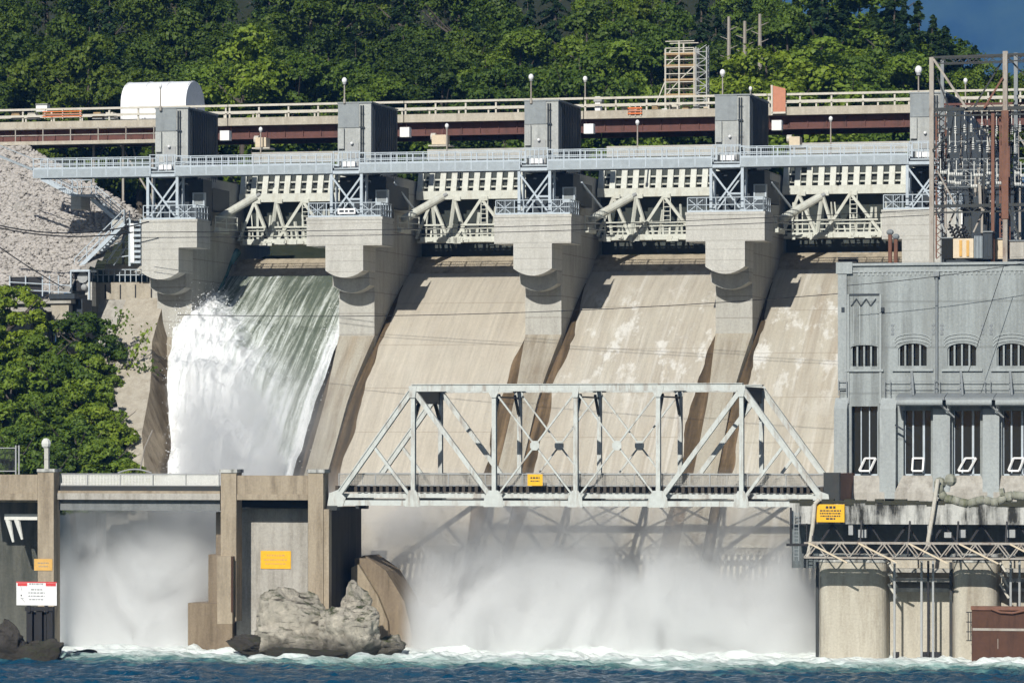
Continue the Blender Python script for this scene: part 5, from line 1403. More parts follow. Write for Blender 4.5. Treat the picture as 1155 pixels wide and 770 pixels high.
# left bank lamp post, chain link fence by the approach
t = thing('gate_post', 'short white lantern post on top of the left bridge pier column', 'lamp post', at(52, 531, 0))
mb = MB(); boxp(mb, 49.8, 505, 54.4, 529, -.2, .1); mb.build('post', C['cap'], t); mb = MB(); mb.ball(at(52, 500, -.05), .33, 8, 6, 1.1); mb.build('lantern', C['porcelain'], t)
t = thing('mesh_fence', 'dark chain link fence panel on the parapet at the left picture edge', 'fence', at(10, 534, .6))
mb = MB(); 
for x in (-20, 18, 21.5): barp(mb, (x, 536), (x, 502), .6, .09)
barp(mb, (-20, 505), (18, 505), .6, .06); barp(mb, (-20, 531), (18, 531), .6, .06); mb.build('frame', C['grey'], t)
mb = MB(); a, b = at(-20, 531, .66), at(18, 505, .66); k = 0
while a[0] + k * .09 < b[0]: mb.box(a[0] + k * .09, a[0] + k * .09 + .03, .66, .67, a[2], b[2]); k += 1
mb.build('wire_mesh', C['trussdark'], t)
# wires across the view
def wire(p, q, vp, vq, sag, label, r=.022):
    a, b = np.array(at(p[0], p[1], vp)), np.array(at(q[0], q[1], vq)); P = []
    for k in range(25):
        s = k / 24; c_ = a + (b - a) * s; c_[2] -= sag * 4 * s * (1 - s); P.append(tuple(c_))
    tag(MB().path(P, r, 4).build('power_line', C['black'], None, P[0]), label, 'cable', 'thin cables spanning the spillway')
wire((-10, 252), (168, 250), 24, 24, .75, 'upper sagging cable across the pale rock slope', .045)
wire((-10, 255), (150, 262), 24.2, 24.2, .5, 'lower sagging cable across the pale rock slope', .045)
wire((-10, 272), (72, 325), 23.8, 24.5, .1, 'slanting cable running down across the pale rock slope', .04)
wire((150, 262), (1060, 236), 22, 10, .35, 'long thin cable crossing in front of the pier caps', .022)
wire((150, 268), (1060, 242), 22, 10, .35, 'second long thin cable just under the one crossing the pier caps', .022)
wire((200, 355), (960, 330), 20, 7, .6, 'thin cable crossing low over the chutes to the powerhouse', .022)
wire((955, 322), (1190, 290), 3, 3, .2, 'thin cable slanting over the powerhouse upper wall', .02)
wire((1092, 420), (1132, 300), 3, 3, .02, 'steep thin cable over the powerhouse right part', .02)

# ================================================================== river, falling water, spray
def watermat():
    m, t, b = newmat('river_water'); 
    at_ = N(t, 'ShaderNodeAttribute'); at_.attribute_name = 'foam'; v1 = coords(t, (1, 1, 1), False)
    v2 = coords(t, (.55, 1.0, 1), False)
    n1 = noise(t, v2, .45, 8, .68, .8); n2 = noise(t, v2, 2.2, 6, .65)
    f = math_(t, 'ADD', at_.outputs['Fac'], math_(t, 'ADD', math_(t, 'MULTIPLY', math_(t, 'SUBTRACT', n1, .5), 1.5), math_(t, 'MULTIPLY', math_(t, 'SUBTRACT', n2, .5), .7)))
    mask = ramp(t, f, [(.34, 0.0), (.95, 1.0)])
    tr = ramp(t, f, [(.05, 0.0), (.55, 1.0)])
    body = mix(t, tr, (.005, .055, .105), (.16, .33, .28))
    c = mix(t, mask, body, (.80, .85, .82))
    L(t, c, b.inputs['Base Color'])
    r = N(t, 'ShaderNodeMapRange'); L(t, mask, r.inputs[0]); r.inputs[3].default_value = .12; r.inputs[4].default_value = .75; L(t, r.outputs[0], b.inputs['Roughness'])
    b.inputs['Specular IOR Level'].default_value = .25
    bump(t, b, math_(t, 'ADD', noise(t, coords(t, (.6, 1.2, 1), False), 1.6, 6, .65), n2), .25, .7)
    return m
def setattr_(me, name, vals):
    a = me.attributes.new(name, 'FLOAT', 'POINT'); a.data.foreach_set('value', np.asarray(vals, np.float32).ravel())
nu, nv = 520, 240
us, vs = np.linspace(-62, 62, nu), np.linspace(-52, 27, nv)
UU, VV = np.meshgrid(us, vs)
turb = np.clip((VV + 17 + 3 * vnoise(UU * .12, VV * .1, 0 * UU)) / 12, 0, 1)
ZZ = (.17 * fbm(UU * .55, VV * .9, 0 * UU + 3, 4) + .10 * fbm(UU * 1.6, VV * 2.2, 0 * UU, 3)) * (1 + .5 * turb)
ZZ += turb * .22 * np.abs(fbm(UU * .25, VV * .5, 0 * UU + 9, 4))
foam = -.36 + 1.0 * np.clip((VV + 23 + 4 * vnoise(UU * .15, VV * .1, 0 * UU + 5)) / 15, 0, 1) + .6 * np.clip((VV + 7) / 9, 0, 1)
foam += .35 * np.clip((ZZ - .22) / .3, 0, 1)
idx = np.arange(nu * nv).reshape(nv, nu)
Fc = np.stack([idx[:-1, :-1], idx[:-1, 1:], idx[1:, 1:], idx[1:, :-1]], -1).reshape(-1, 4)
wm = watermat()
o = raw_mesh('river_water', np.stack([UU, VV, ZZ], -1).reshape(-1, 3), Fc, wm); setattr_(o.data, 'foam', foam)
o.data.polygons.foreach_set('use_smooth', [True] * len(o.data.polygons)); tag(o, kind='structure')
# the wider river downstream, towards the camera
o = raw_mesh('river_surface', [(-400, -270, -.35), (400, -270, -.35), (400, 30, -.35), (-400, 30, -.35)], [(0, 1, 2, 3)], wm); setattr_(o.data, 'foam', [-.5] * 4); tag(o, kind='structure')

def foammat():
    m, t, b = newmat('falling_water'); b.inputs['Roughness'].default_value = .6; b.inputs['Specular IOR Level'].default_value = .2
    a = N(t, 'ShaderNodeAttribute'); a.attribute_name = 'foam'
    vs_ = coords(t, (1, .035, .035), False); v1 = coords(t, (1, .5, .5), False)
    st = noise(t, vs_, 2.6, 8, .72, .2); n2 = noise(t, v1, 1.5, 7, .7)
    f = math_(t, 'ADD', a.outputs['Fac'], math_(t, 'ADD', math_(t, 'MULTIPLY', math_(t, 'SUBTRACT', st, .5), 4.2), math_(t, 'MULTIPLY', math_(t, 'SUBTRACT', n2, .5), .5)))
    n3 = noise(t, coords(t, (1, .55, .55), False), 3.2, 7, .7, .5)
    f = math_(t, 'MULTIPLY', f, .5)
    c = ramp(t, math_(t, 'ADD', f, math_(t, 'MULTIPLY', math_(t, 'SUBTRACT', n3, .5), .35)), [(.0, (.12, .145, .11)), (.15, (.28, .31, .26)), (.31, (.58, .62, .58)), (.50, (.80, .83, .83)), (.75, (.93, .94, .94))])
    L(t, c, b.inputs['Base Color']); bump(t, b, f, .25, .7)
    b.inputs['Subsurface Weight'].default_value = 0
    return m
fm = foammat()
ua, ub = uWall + .07, PU[1] - HWP - .02
nu, nv = 150, 260
us = np.linspace(0, 1, nu); vv = np.linspace(VS - .8, 7.5, nv)
S, V_ = np.meshgrid(us, vv)
cz_v = np.array([chute_z(min(v, VS)) for v in vv])
Zb = np.repeat(cz_v[:, None], nu, 1)
wl_ = np.array([np.interp(v, WEd[::-1, 1], WEd[::-1, 0]) for v in vv]); wl_ = np.maximum(wl_, ua)[:, None] + .02
Ub = wl_ + (ub - wl_) * S
# flow thins at the right pier; on the left the jet bursts into a tall white plume
def smooth(x): x = np.clip(x, 0, 1); return x * x * (3 - 2 * x)
dn = np.clip((VS - V_) / 30.0, 0, 1)                       # 0 at the lip, 1 at the foot
centre = .08 + .34 * dn; width = .10 + .36 * smooth(dn * 1.6)
pl_ = np.exp(-((S - centre) / width) ** 2) * smooth((dn - .06) / .16)
edge = np.exp(-((S - .97) / .05) ** 2) * smooth(dn / .3)
bil = fbm(Ub * .42, V_ * .28, Zb * .25 + 4, 5)
bil2 = fbm(Ub * 1.9, V_ * .55, Zb * .55, 5)
off = .3 + .12 * fbm(Ub * 1.8, V_ * .12, 0 * Ub, 4) * smooth(dn / .08) + pl_ * (1.5 + 1.0 * bil + .26 * bil2) * (.5 + .9 * smooth(dn * 2.5)) + edge * .4 * (1 + bil)
off = np.maximum(off, .12)
foam = .30 + 1.3 * pl_ - .25 * smooth((S - .55) / .3) * smooth((.35 - dn) / .2) + .7 * edge + .55 * smooth((dn - .45) / .4) + .12 * bil
sl = np.gradient(cz_v, vv); nvv = -sl / np.sqrt(1 + sl ** 2); nzz = 1 / np.sqrt(1 + sl ** 2)
Pv = V_ + off * nvv[:, None]; Pz = Zb + off * nzz[:, None]
Pu = Ub + .1 * pl_ * bil2
P = np.stack([Pu, Pv, Pz], -1).reshape(-1, 3)
idx = np.arange(nu * nv).reshape(nv, nu)
Fc = np.stack([idx[:-1, :-1], idx[:-1, 1:], idx[1:, 1:], idx[1:, :-1]], -1).reshape(-1, 4)[:, ::-1]
o = raw_mesh('falling_water', P, Fc, fm, ((ua + ub) / 2, 20, 10)); setattr_(o.data, 'foam', foam)
o.data.polygons.foreach_set('use_smooth', [True] * len(o.data.polygons)); tag(o, kind='structure')
# the first smooth blue green jet leaving the gate on the left
jm, jt, jb = newmat('jet_water'); jb.inputs['Roughness'].default_value = .15
L(jt, ramp(jt, noise(jt, coords(jt, (2, .3, .3), False), 1.5, 5, .6), [(.35, (.03, .10, .11)), (.6, (.16, .30, .30)), (.75, (.6, .7, .7))]), jb.inputs['Base Color'])
q = [at(268, 284, 39.5), at(256, 296, 38.4), at(246, 312, 37), at(238, 330, 35.6), at(232, 350, 34.2), at(226, 380, 32.5)]
mb = MB()
for k in range(5): mb.tube(q[k], q[k + 1], .30 + .17 * k, 12, .30 + .17 * (k + 1))
tag(mb.build('water_jet', jm, None, q[0], smooth=True), kind='structure')

# loose water thrown off the plume, and splash along the foot of the chutes
gd = np.random.default_rng(91); dp = []
ii = gd.integers(6, nv - 4, 16000); jj = gd.integers(0, nu, 16000)
pw = (pl_ + .8 * edge)[ii, jj]; ok = gd.random(16000) < np.clip(pw * 1.3, 0, 1)
ii, jj = ii[ok], jj[ok]; out_ = np.abs(gd.normal(size=len(ii))) * .38 + .02
dp = np.stack([Pu[ii, jj] + gd.normal(size=len(ii)) * .25, Pv[ii, jj] + out_ * nvv[ii] + gd.normal(size=len(ii)) * .2, Pz[ii, jj] + out_ * nzz[ii] + gd.normal(size=len(ii)) * .25], 1)
# burst at the head and the ragged left rim
nb_ = 1800; tq = gd.random(nb_) ** 1.3; px_ = 196 + 62 * gd.random(nb_); py_ = 352 - np.abs(gd.normal(size=nb_)) * 14 + tq * 40
dp2 = np.array([at(x_, y_, 29.6 + gd.normal() * .5) for x_, y_ in zip(px_, py_)])
py_ = gd.uniform(360, 640, 450); px_ = 198 + gd.normal(size=450) * 3
dp3 = np.array([at(x_, y_, np.interp(y_, [350, 390, 440, 490, 530, 600, 640], [31, 29.5, 25.5, 22, 19, 15, 12.5]) - .4) for x_, y_ in zip(px_, py_)])
dropm, dt_, db_ = newmat('spray_white'); db_.inputs['Base Color'].default_value = (.9, .92, .93, 1); db_.inputs['Roughness'].default_value = .4
tag(stones('spray_droplets', np.concatenate([dp, dp2, dp3]), .012, .042, dropm, 92, 1.0), kind='stuff')

def volmat(name, build, colr=(.985, .99, .993), aniso=.1):
    m = bpy.data.materials.new(name); m.use_nodes = True; t = m.node_tree; t.nodes.clear()
    out = t.nodes.new('ShaderNodeOutputMaterial'); pv = t.nodes.new('ShaderNodeVolumePrincipled')
    pv.inputs['Color'].default_value = colr + (1,); pv.inputs['Anisotropy'].default_value = aniso
    L(t, pv.outputs[0], out.inputs['Volume'])
    d = build(t)
    if hasattr(d, 'is_output'): L(t, d, pv.inputs['Density'])
    else: pv.inputs['Density'].default_value = d
    return m
def gauss(t, x, c, s):
    d = math_(t, 'DIVIDE', math_(t, 'SUBTRACT', x, c), s); return math_(t, 'POWER', 2.718, math_(t, 'MULTIPLY', math_(t, 'MULTIPLY', d, d), -1.0))
uL_, uR_ = uWall - 1.0, at(925, 700, 8)[0]
uB = at(400, 700, 12)[0]
def mist_density(t):
    tc = N(t, 'ShaderNodeTexCoord'); sx = N(t, 'ShaderNodeSeparateXYZ'); L(t, tc.outputs['Object'], sx.inputs[0])
    u, v, z = sx.outputs
    q = N(t, 'ShaderNodeMapping'); q.inputs['Scale'].default_value = (1, .8, .75); L(t, tc.outputs['Object'], q.inputs[0])
    n = ramp(t, noise(t, q.outputs[0], .2, 6, .62, .9), [(.40, 0.0), (.66, 1.0)])
    bil = math_(t, 'ADD', .14, math_(t, 'MULTIPLY', n, 1.7))
    low = math_(t, 'POWER', 2.718, math_(t, 'DIVIDE', z, -3.6))                      # blanket over the tail water
    tall = math_(t, 'MULTIPLY', gauss(t, u, (uWall + PU[1]) / 2, 5.2), math_(t, 'POWER', 2.718, math_(t, 'DIVIDE', z, -7.0)))
    side = math_(t, 'MULTIPLY', gauss(t, u, at(455, 650, 10)[0], 4.2), math_(t, 'POWER', 2.718, math_(t, 'DIVIDE', z, -4.2)))
    mid = math_(t, 'MULTIPLY', gauss(t, u, at(640, 650, 12)[0], 16), math_(t, 'POWER', 2.718, math_(t, 'DIVIDE', z, -5.5)))
    lid = math_(t, 'MULTIPLY', math_(t, 'SUBTRACT', 12.0, z), .14, True)
    low, side, mid = [math_(t, 'MULTIPLY', k_, lid) for k_ in (low, side, mid)]
    hug = math_(t, 'MULTIPLY', math_(t, 'MULTIPLY', math_(t, 'SUBTRACT', math_(t, 'ADD', z, math_(t, 'MULTIPLY', v, .6)), 14.6), .5, True), math_(t, 'POWER', 2.718, math_(t, 'DIVIDE', math_(t, 'SUBTRACT', z, 6.0), -3.2)))
    low = math_(t, 'ADD', low, math_(t, 'MULTIPLY', math_(t, 'MULTIPLY', hug, lid), .14))
    s = math_(t, 'ADD', math_(t, 'MULTIPLY', low, 1.3), math_(t, 'ADD', math_(t, 'MULTIPLY', tall, 2.0), math_(t, 'ADD', math_(t, 'MULTIPLY', side, 1.7), math_(t, 'MULTIPLY', mid, .55))))
    # fade to nothing at the sides, the front and the top; the left edge follows the training wall and spreads under the footbridge
    ul0, ul1 = U(196, 8), U(196, 24); ur0, ur1 = U(946, 2), U(925, 24)
    lb = math_(t, 'ADD', ul0 - (ul1 - ul0) / 16 * 8, math_(t, 'MULTIPLY', v, (ul1 - ul0) / 16))
    lb = math_(t, 'SUBTRACT', lb, math_(t, 'MULTIPLY', math_(t, 'MULTIPLY', math_(t, 'SUBTRACT', 11.5, z), .35, True), 9.0))
    rb = math_(t, 'ADD', ur0 - (ur1 - ur0) / 22 * 2, math_(t, 'MULTIPLY', v, (ur1 - ur0) / 22))
    f = math_(t, 'MULTIPLY', math_(t, 'MULTIPLY', math_(t, 'SUBTRACT', u, lb), .6, True), math_(t, 'MULTIPLY', math_(t, 'SUBTRACT', rb, u), .3, True))
    f = math_(t, 'MULTIPLY', f, math_(t, 'MULTIPLY', math_(t, 'SUBTRACT', v, 1.5), .35, True))
    f = math_(t, 'MULTIPLY', f, math_(t, 'MULTIPLY', math_(t, 'SUBTRACT', 21.5, z), .14, True))
    # mist thinned along the deck's shadow so the shaded band shows less
    q_ = math_(t, 'ADD', z, math_(t, 'MULTIPLY', v, .6))
    gap = math_(t, 'MULTIPLY', math_(t, 'MULTIPLY', math_(t, 'SUBTRACT', q_, 8.9), .5, True), math_(t, 'MULTIPLY', math_(t, 'SUBTRACT', 16.2, q_), .5, True))
    f = math_(t, 'MULTIPLY', f, math_(t, 'SUBTRACT', 1.0, math_(t, 'MULTIPLY', gap, .55)))
    # clear air beside the wing wall
    wq = math_(t, 'MULTIPLY', math_(t, 'MULTIPLY', math_(t, 'SUBTRACT', U(490, 4), u), .5, True), math_(t, 'MULTIPLY', math_(t, 'SUBTRACT', u, U(360, 2)), 2.0, True))
    wq = math_(t, 'MULTIPLY', wq, math_(t, 'MULTIPLY', math_(t, 'SUBTRACT', 8.8, v), 2.0, True))
    f = math_(t, 'MULTIPLY', f, math_(t, 'SUBTRACT', 1.0, wq))
    return math_(t, 'MULTIPLY', math_(t, 'MULTIPLY', s, bil), f)
mm = volmat('spray_mist', mist_density)
mb = MB().box(U(50, 8), U(946, 2) + .5, 1.5, 25, -.3, 21.5)
o = tag(mb.build('spray_mist', mm, None, (0, 0, 0)), kind='stuff')
# finer veil around the plunging plume itself
def veil_density(t):
    tc = N(t, 'ShaderNodeTexCoord'); sx = N(t, 'ShaderNodeSeparateXYZ'); L(t, tc.outputs['Object'], sx.inputs[0])
    u, v, z = sx.outputs
    nn = math_(t, 'ADD', math_(t, 'MULTIPLY', noise(t, tc.outputs['Object'], .34, 4, .6, .5), .6), math_(t, 'MULTIPLY', noise(t, tc.outputs['Object'], 1.0, 5, .7, .4), .4))
    line = math_(t, 'ADD', math_(t, 'MULTIPLY', math_(t, 'SUBTRACT', v, 20.0), .92), chute_z(20.0) - 1.2)
    h = math_(t, 'SUBTRACT', z, line)                                                # height over the chute
    p0, p1 = at(224, 350, 30.5), at(268, 520, 18.5)
    fz = math_(t, 'MULTIPLY', math_(t, 'SUBTRACT', p0[2], z), 1 / (p0[2] - p1[2]))    # 0 at the top of the burst, 1 low down
    cu = math_(t, 'ADD', p0[0], math_(t, 'MULTIPLY', fz, p1[0] - p0[0]))
    wd = math_(t, 'ADD', 1.7, math_(t, 'MULTIPLY', fz, 2.3))
    x = math_(t, 'DIVIDE', math_(t, 'SUBTRACT', u, cu), wd)
    prof = math_(t, 'SUBTRACT', 1.0, math_(t, 'MULTIPLY', x, x))                       # 1 on the axis, 0 at the rim
    hh = math_(t, 'SUBTRACT', 1.0, math_(t, 'DIVIDE', h, math_(t, 'ADD', 2.6, math_(t, 'MULTIPLY', fz, 2.6))))
    body = math_(t, 'MINIMUM', prof, hh)
    d = math_(t, 'MULTIPLY', math_(t, 'ADD', math_(t, 'MULTIPLY', body, .55), math_(t, 'MULTIPLY', math_(t, 'SUBTRACT', nn, .5), 3.2)), 2.2, True)
    top = math_(t, 'MULTIPLY', math_(t, 'ADD', fz, .25), 3.0, True)
    ins = math_(t, 'MULTIPLY', math_(t, 'ADD', body, .35), 2.5, True)
    return math_(t, 'MULTIPLY', math_(t, 'MULTIPLY', math_(t, 'MULTIPLY', d, top), ins), 1.3)
vmat = volmat('plume_spray', veil_density)
vmat.cycles.volume_step_rate = .5
pf = [(34, 25), (34, chute_z(34) + 0.0), (10, chute_z(10)), (6, chute_z(10)), (6, chute_z(10) + 5), (27, 25)]
mb = MB().prism_u(pf, uWall + .1, PU[1] - HWP - .5); tag(mb.build('plume_spray', vmat, None, (0, 0, 0)), kind='stuff')

# ================================================================== trees
def leafcards(P, Nn, size, g, asp=1.5):
    n = len(P)
    r = g.normal(size=(n, 3)); t1 = np.cross(Nn, r); t1 /= np.linalg.norm(t1, axis=1, keepdims=True) + 1e-9; t2 = np.cross(Nn, t1)
    s = (size * g.uniform(.6, 1.35, n))[:, None]
    a, b = t1 * s * asp * .5, t2 * s * .5
    bend = Nn * s * .16
    V = np.stack([P - a, P - b * 1.0 + bend, P + a, P + b * 1.0 + bend], 1).reshape(-1, 3)
    return V, np.arange(n * 4).reshape(n, 4)
def broadleaf(seed, h, rad, nl, size, lobes=42, base_f=.12):
    if h < 10: lobes = 80
    g = np.random.default_rng(seed); Pn, Nn = [], []
    for k in range(lobes):
        zz = g.uniform(base_f + .08, .95); wv = math.sin(math.pi * min(1, (zz * .8 + .22))) ** .7
        rr_ = rad * wv * math.sqrt(g.uniform(.1, 1)); th = g.uniform(0, 6.283)
        c = np.array([rr_ * math.cos(th), rr_ * math.sin(th), zz * h]); lr = rad * g.uniform(.16, .40) * (1.1 - .35 * zz) * (.72 if h < 10 else 1)
        m = int(nl / lobes)
        d = g.normal(size=(m, 3)); d /= np.linalg.norm(d, axis=1, keepdims=True); d[:, 2] = np.where(d[:, 2] < -.4, -d[:, 2], d[:, 2])
        P = c + d * (lr * np.array([1, 1, .72])) * (g.uniform(.55, 1.06, (m, 1)) ** .5)
        P += .38 * lr * np.stack([fbm(P[:, 0] * 1.1 + seed, P[:, 1] * 1.1, P[:, 2] * 1.1 + q, 3) for q in (0, 11, 23)], 1)
        nn = d * .8 + g.normal(size=(m, 3)) * .55; nn[:, 2] += .25; nn /= np.linalg.norm(nn, axis=1, keepdims=True)
        Pn.append(P); Nn.append(nn)
    return leafcards(np.concatenate(Pn), np.concatenate(Nn), size, g)
def conifer(seed, h, rad, nl, size):
    g = np.random.default_rng(seed); P, Nn = [], []
    nb = int(h * 5.5)
    for k in range(nb):
        f = (k + g.random()) / nb; z = h * (.1 + .9 * f); L_ = rad * (1 - f) ** .8 * g.uniform(.65, 1.15) + .25; th = g.uniform(0, 6.283)
        m = max(6, int(nl / nb * (1.35 - f)))
        s = g.random(m) ** .7; side = g.normal(size=m) * .16 * L_ * (1 - s * .6)
        x = np.cos(th) * s * L_ - np.sin(th) * side; y = np.sin(th) * s * L_ + np.cos(th) * side
        zz = z - .35 * L_ * s ** 1.6 + g.normal(size=m) * .08
        P.append(np.stack([x, y, zz], 1)); q = np.stack([np.cos(th) * .5 + g.normal(size=m) * .4, np.sin(th) * .5 + g.normal(size=m) * .4, .7 + g.normal(size=m) * .3], 1); Nn.append(q / np.linalg.norm(q, axis=1, keepdims=True))
    return leafcards(np.concatenate(P), np.concatenate(Nn), size, g, 1.9)
def trunkmesh(seed, h, r, limbs=6, rad=3):
    rr = random.Random(seed); mb = MB(); prev = (0, 0, -1.5)
    for k in range(1, 6):
        p = (rr.uniform(-.2, .2), rr.uniform(-.2, .2), h * .92 * k / 5); mb.tube(prev, p, r * (1.1 - .2 * (k - 1)), 7, r * (1.1 - .2 * k)); prev = p
    for k in range(limbs):
        z = h * rr.uniform(.25, .7); th = rr.uniform(0, 6.28); L_ = rad * rr.uniform(.5, .9); mid = (math.cos(th) * L_ * .5, math.sin(th) * L_ * .5, z + L_ * .35)
        mb.tube((0, 0, z), mid, r * .4, 5, r * .25); mb.tube(mid, (math.cos(th) * L_, math.sin(th) * L_, z + L_ * .8), r * .25, 5, r * .08)
    return mb.mesh('trunk', (0, 0, 0))
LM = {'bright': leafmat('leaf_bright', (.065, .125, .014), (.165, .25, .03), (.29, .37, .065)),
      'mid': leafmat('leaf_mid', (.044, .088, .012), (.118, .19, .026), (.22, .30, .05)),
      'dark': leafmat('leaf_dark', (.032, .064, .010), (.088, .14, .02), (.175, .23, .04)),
      'con': leafmat('needles', (.014, .034, .014), (.032, .066, .024), (.065, .11, .034)),
      'shrub': leafmat('leaf_shrub', (.065, .115, .012), (.175, .26, .03), (.32, .40, .065))}
PROTO = {}
def proto(key, kind, seed, h, rad, nl, size, mats):
    V, Fq = (conifer if kind == 'con' else broadleaf)(seed, h, rad, nl, size)
    PROTO[key] = [(raw_mesh('crown', V, Fq, LM[m], link=False)) for m in mats], trunkmesh(seed, h, .02 * h + .05, 6, rad), h, rad
    PROTO[key][1].materials.append(C['bark'])
for k in range(4): proto('b%d' % k, 'b', 100 + k, 17, 5.2 + .3 * k, 17000, .25, ('bright', 'mid', 'dark'))
for k in range(3): proto('c%d' % k, 'con', 200 + k, 23, 3.6 + .3 * k, 13000, .27, ('con',))
for k in range(3): proto('s%d' % k, 'b', 300 + k, 6.5, 2.6, 11000, .15, ('shrub', 'mid'))
def tree(key, mi, u, v, z, scale, rz, name, label, cat, group=None):
    ms, tm, h, rad = PROTO[key]
    t = thing(name, label, cat, (u, v, z), group); t.rotation_euler = (0, 0, rz); t.scale = (scale[0], scale[0], scale[1])
    for nm, me in (('crown', ms[mi]), ('trunk', tm)):
        o = bpy.data.objects.new(nm, me); col.objects.link(o); o.parent = t
    return t
g = np.random.default_rng(21)
def hill_z(u, v): return 27 + np.clip(v - 62, 0, 400) * .42 + 1.5 * fbm(u * .05, v * .05, 0 * u, 3)
sheet('forest_hillside', -110, 140, 56, 170, 60, 50, lambda u, v: hill_z(u, v) - np.clip((577.5 + F * (u * CT + v * ST) / (Y0 - u * ST + v * CT) - 850) / 90, 0, 1) * np.clip(v - 66, 0, 200) * .46, gm)
count = 0
def forest(px, v, key, mi, hh, label, cat='tree', wide=1.0):
    global count
    u = U(px, v); z = float(hill_z(np.array(u), np.array(v))) - .6
    zt = Z(hh, px, v); h0 = PROTO[key][2]; s = (zt - z) / h0
    tree(key, mi, u, v, z, (max(.45, min(1.25, s)) * wide * g.uniform(.9, 1.12), s), g.uniform(0, 6.28), 'conifer_tree' if key[0] == 'c' else 'broadleaf_tree', label, cat, 'trees on the hillside behind the dam')
    count += 1
# trees one can tell apart
forest(275, 70, 'b0', 0, 34, 'bright green broadleaf tree right of the white tent', wide=1.05)
forest(335, 73, 'b1', 0, 52, 'low bright green tree left of the lamp above the placard tower', wide=1.1)
forest(240, 74, 'b2', 0, 58, 'small bright green tree directly behind the right end of the white tent')
forest(655, 69, 'b3', 1, 46, 'mid green rounded tree beside the lamp right of the middle tower', wide=1.0)
forest(690, 70, 'b0', 0, 50, 'yellowish green tree behind the white cabinet on the deck', wide=.9)
forest(735, 72, 'b1', 1, 30, 'green tree directly left of the scaffold tower')
forest(865, 69, 'b2', 0, 40, 'bright green tree behind the reddish plywood screen', wide=1.1)
forest(915, 70, 'b0', 0, 46, 'bright green round tree above the deck right of the plywood screen', wide=1.15)
forest(955, 71, 'b3', 1, 62, 'low green tree left of the last hoist tower', wide=1.1)
forest(570, 70, 'b2', 1, 60, 'green tree above the deck left of the tall white lamp')
forest(500, 71, 'b3', 2, 64, 'dark rounded tree above the deck between the second and the middle tower', wide=1.2)
forest(430, 70, 'b1', 1, 80, 'low yellowish shrubby tree right of the placard tower', wide=1.1)
forest(1085, 72, 'b0', 1, 84, 'green tree seen between the gantry posts')
forest(985, 84, 'c0', 0, 8, 'tall dark conifer left of the gantry')
forest(1020, 80, 'c1', 0, -6, 'tallest dark conifer just left of the gantry post')
forest(1052, 86, 'c2', 0, 18, 'dark conifer at the edge of the blue mountain')
forest(1000, 92, 'c1', 0, -14, 'dark conifer behind the gap left of the gantry')
for k, (px, y, key) in enumerate(((925, -40, 'c0'), (948, -25, 'c2'), (968, -35, 'b1'), (1008, -20, 'c0'), (1036, 2, 'c2'), (1046, 24, 'b2'), (1066, 30, 'c1'), (1084, 46, 'b0'), (1100, 52, 'c0'), (985, 30, 'b3'), (1020, 40, 'b0'))):
    forest(px, 83 + (k % 3) * 3, key, 1 if key[0] == 'b' else 0, y, 'mid green broadleaf tree among the conifers left of the gantry' if key[0] == 'b' else 'dark conifer in the stand left of the gantry', wide=1.15)
# the rest of the forest
KN = {'b': ('lighter broadleaf tree in the forest edge behind the dam', 'mid green broadleaf tree in the forest behind the dam', 'dark broadleaf tree in the shaded forest behind the dam'), 'c': ('dark conifer in the forest behind the dam',)}
for row, (v, n, ylo, yhi) in enumerate(((76, 26, 40, 66), (84, 22, 0, 30), (95, 20, -50, -10), (108, 18, -90, -50))):
    for k in range(n):
        px = -60 + (1110 if row < 1 else 1085) * (k + g.uniform(.1, .9)) / n
        y = g.uniform(ylo, yhi)
        if px > 960: y = max(y, g.uniform(-5, 35) if px < 1030 else g.uniform(40, 75))
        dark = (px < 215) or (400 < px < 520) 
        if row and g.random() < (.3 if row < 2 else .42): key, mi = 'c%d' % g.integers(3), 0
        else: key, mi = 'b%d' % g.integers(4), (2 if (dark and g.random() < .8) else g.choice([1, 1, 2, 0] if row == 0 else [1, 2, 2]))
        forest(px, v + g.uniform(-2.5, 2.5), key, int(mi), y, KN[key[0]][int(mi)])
for k, (px, y) in enumerate(((1105, 72), (1130, 78), (1160, 70), (1190, 60), (1118, 92))):
    forest(px, 78 + k * 2, 'b%d' % (k % 4), 1 + k % 2, y, 'low tree behind the switchyard under the blue mountain')
# bare snags
for k, (x, y0, y1) in enumerate(((822, 19, 76), (840, 24, 58), (857, 16, 62))):
    a, b = at(x, y1 + 40, 72), at(x, y0, 72)
    t = thing('dead_tree', ['bare pale snag standing nearest the scaffold among the trees', 'middle short bare snag among the trees right of the scaffold', 'right thin bare snag among the trees above the plywood screen'][k], 'tree', a)
    mb = MB(); mb.tube(a, b, .2, 6, .12); mb.build('trunk', C['bark_pale'], t)
    mb = MB()
    for q in range(5): zz = a[2] + (b[2] - a[2]) * (.4 + .11 * q); s = (-1) ** q; mb.tube((a[0], a[1], zz), (a[0] + s * .7, a[1], zz + .3), .05, 4, .02)
    mb.build('branch', C['bark_pale'], t)
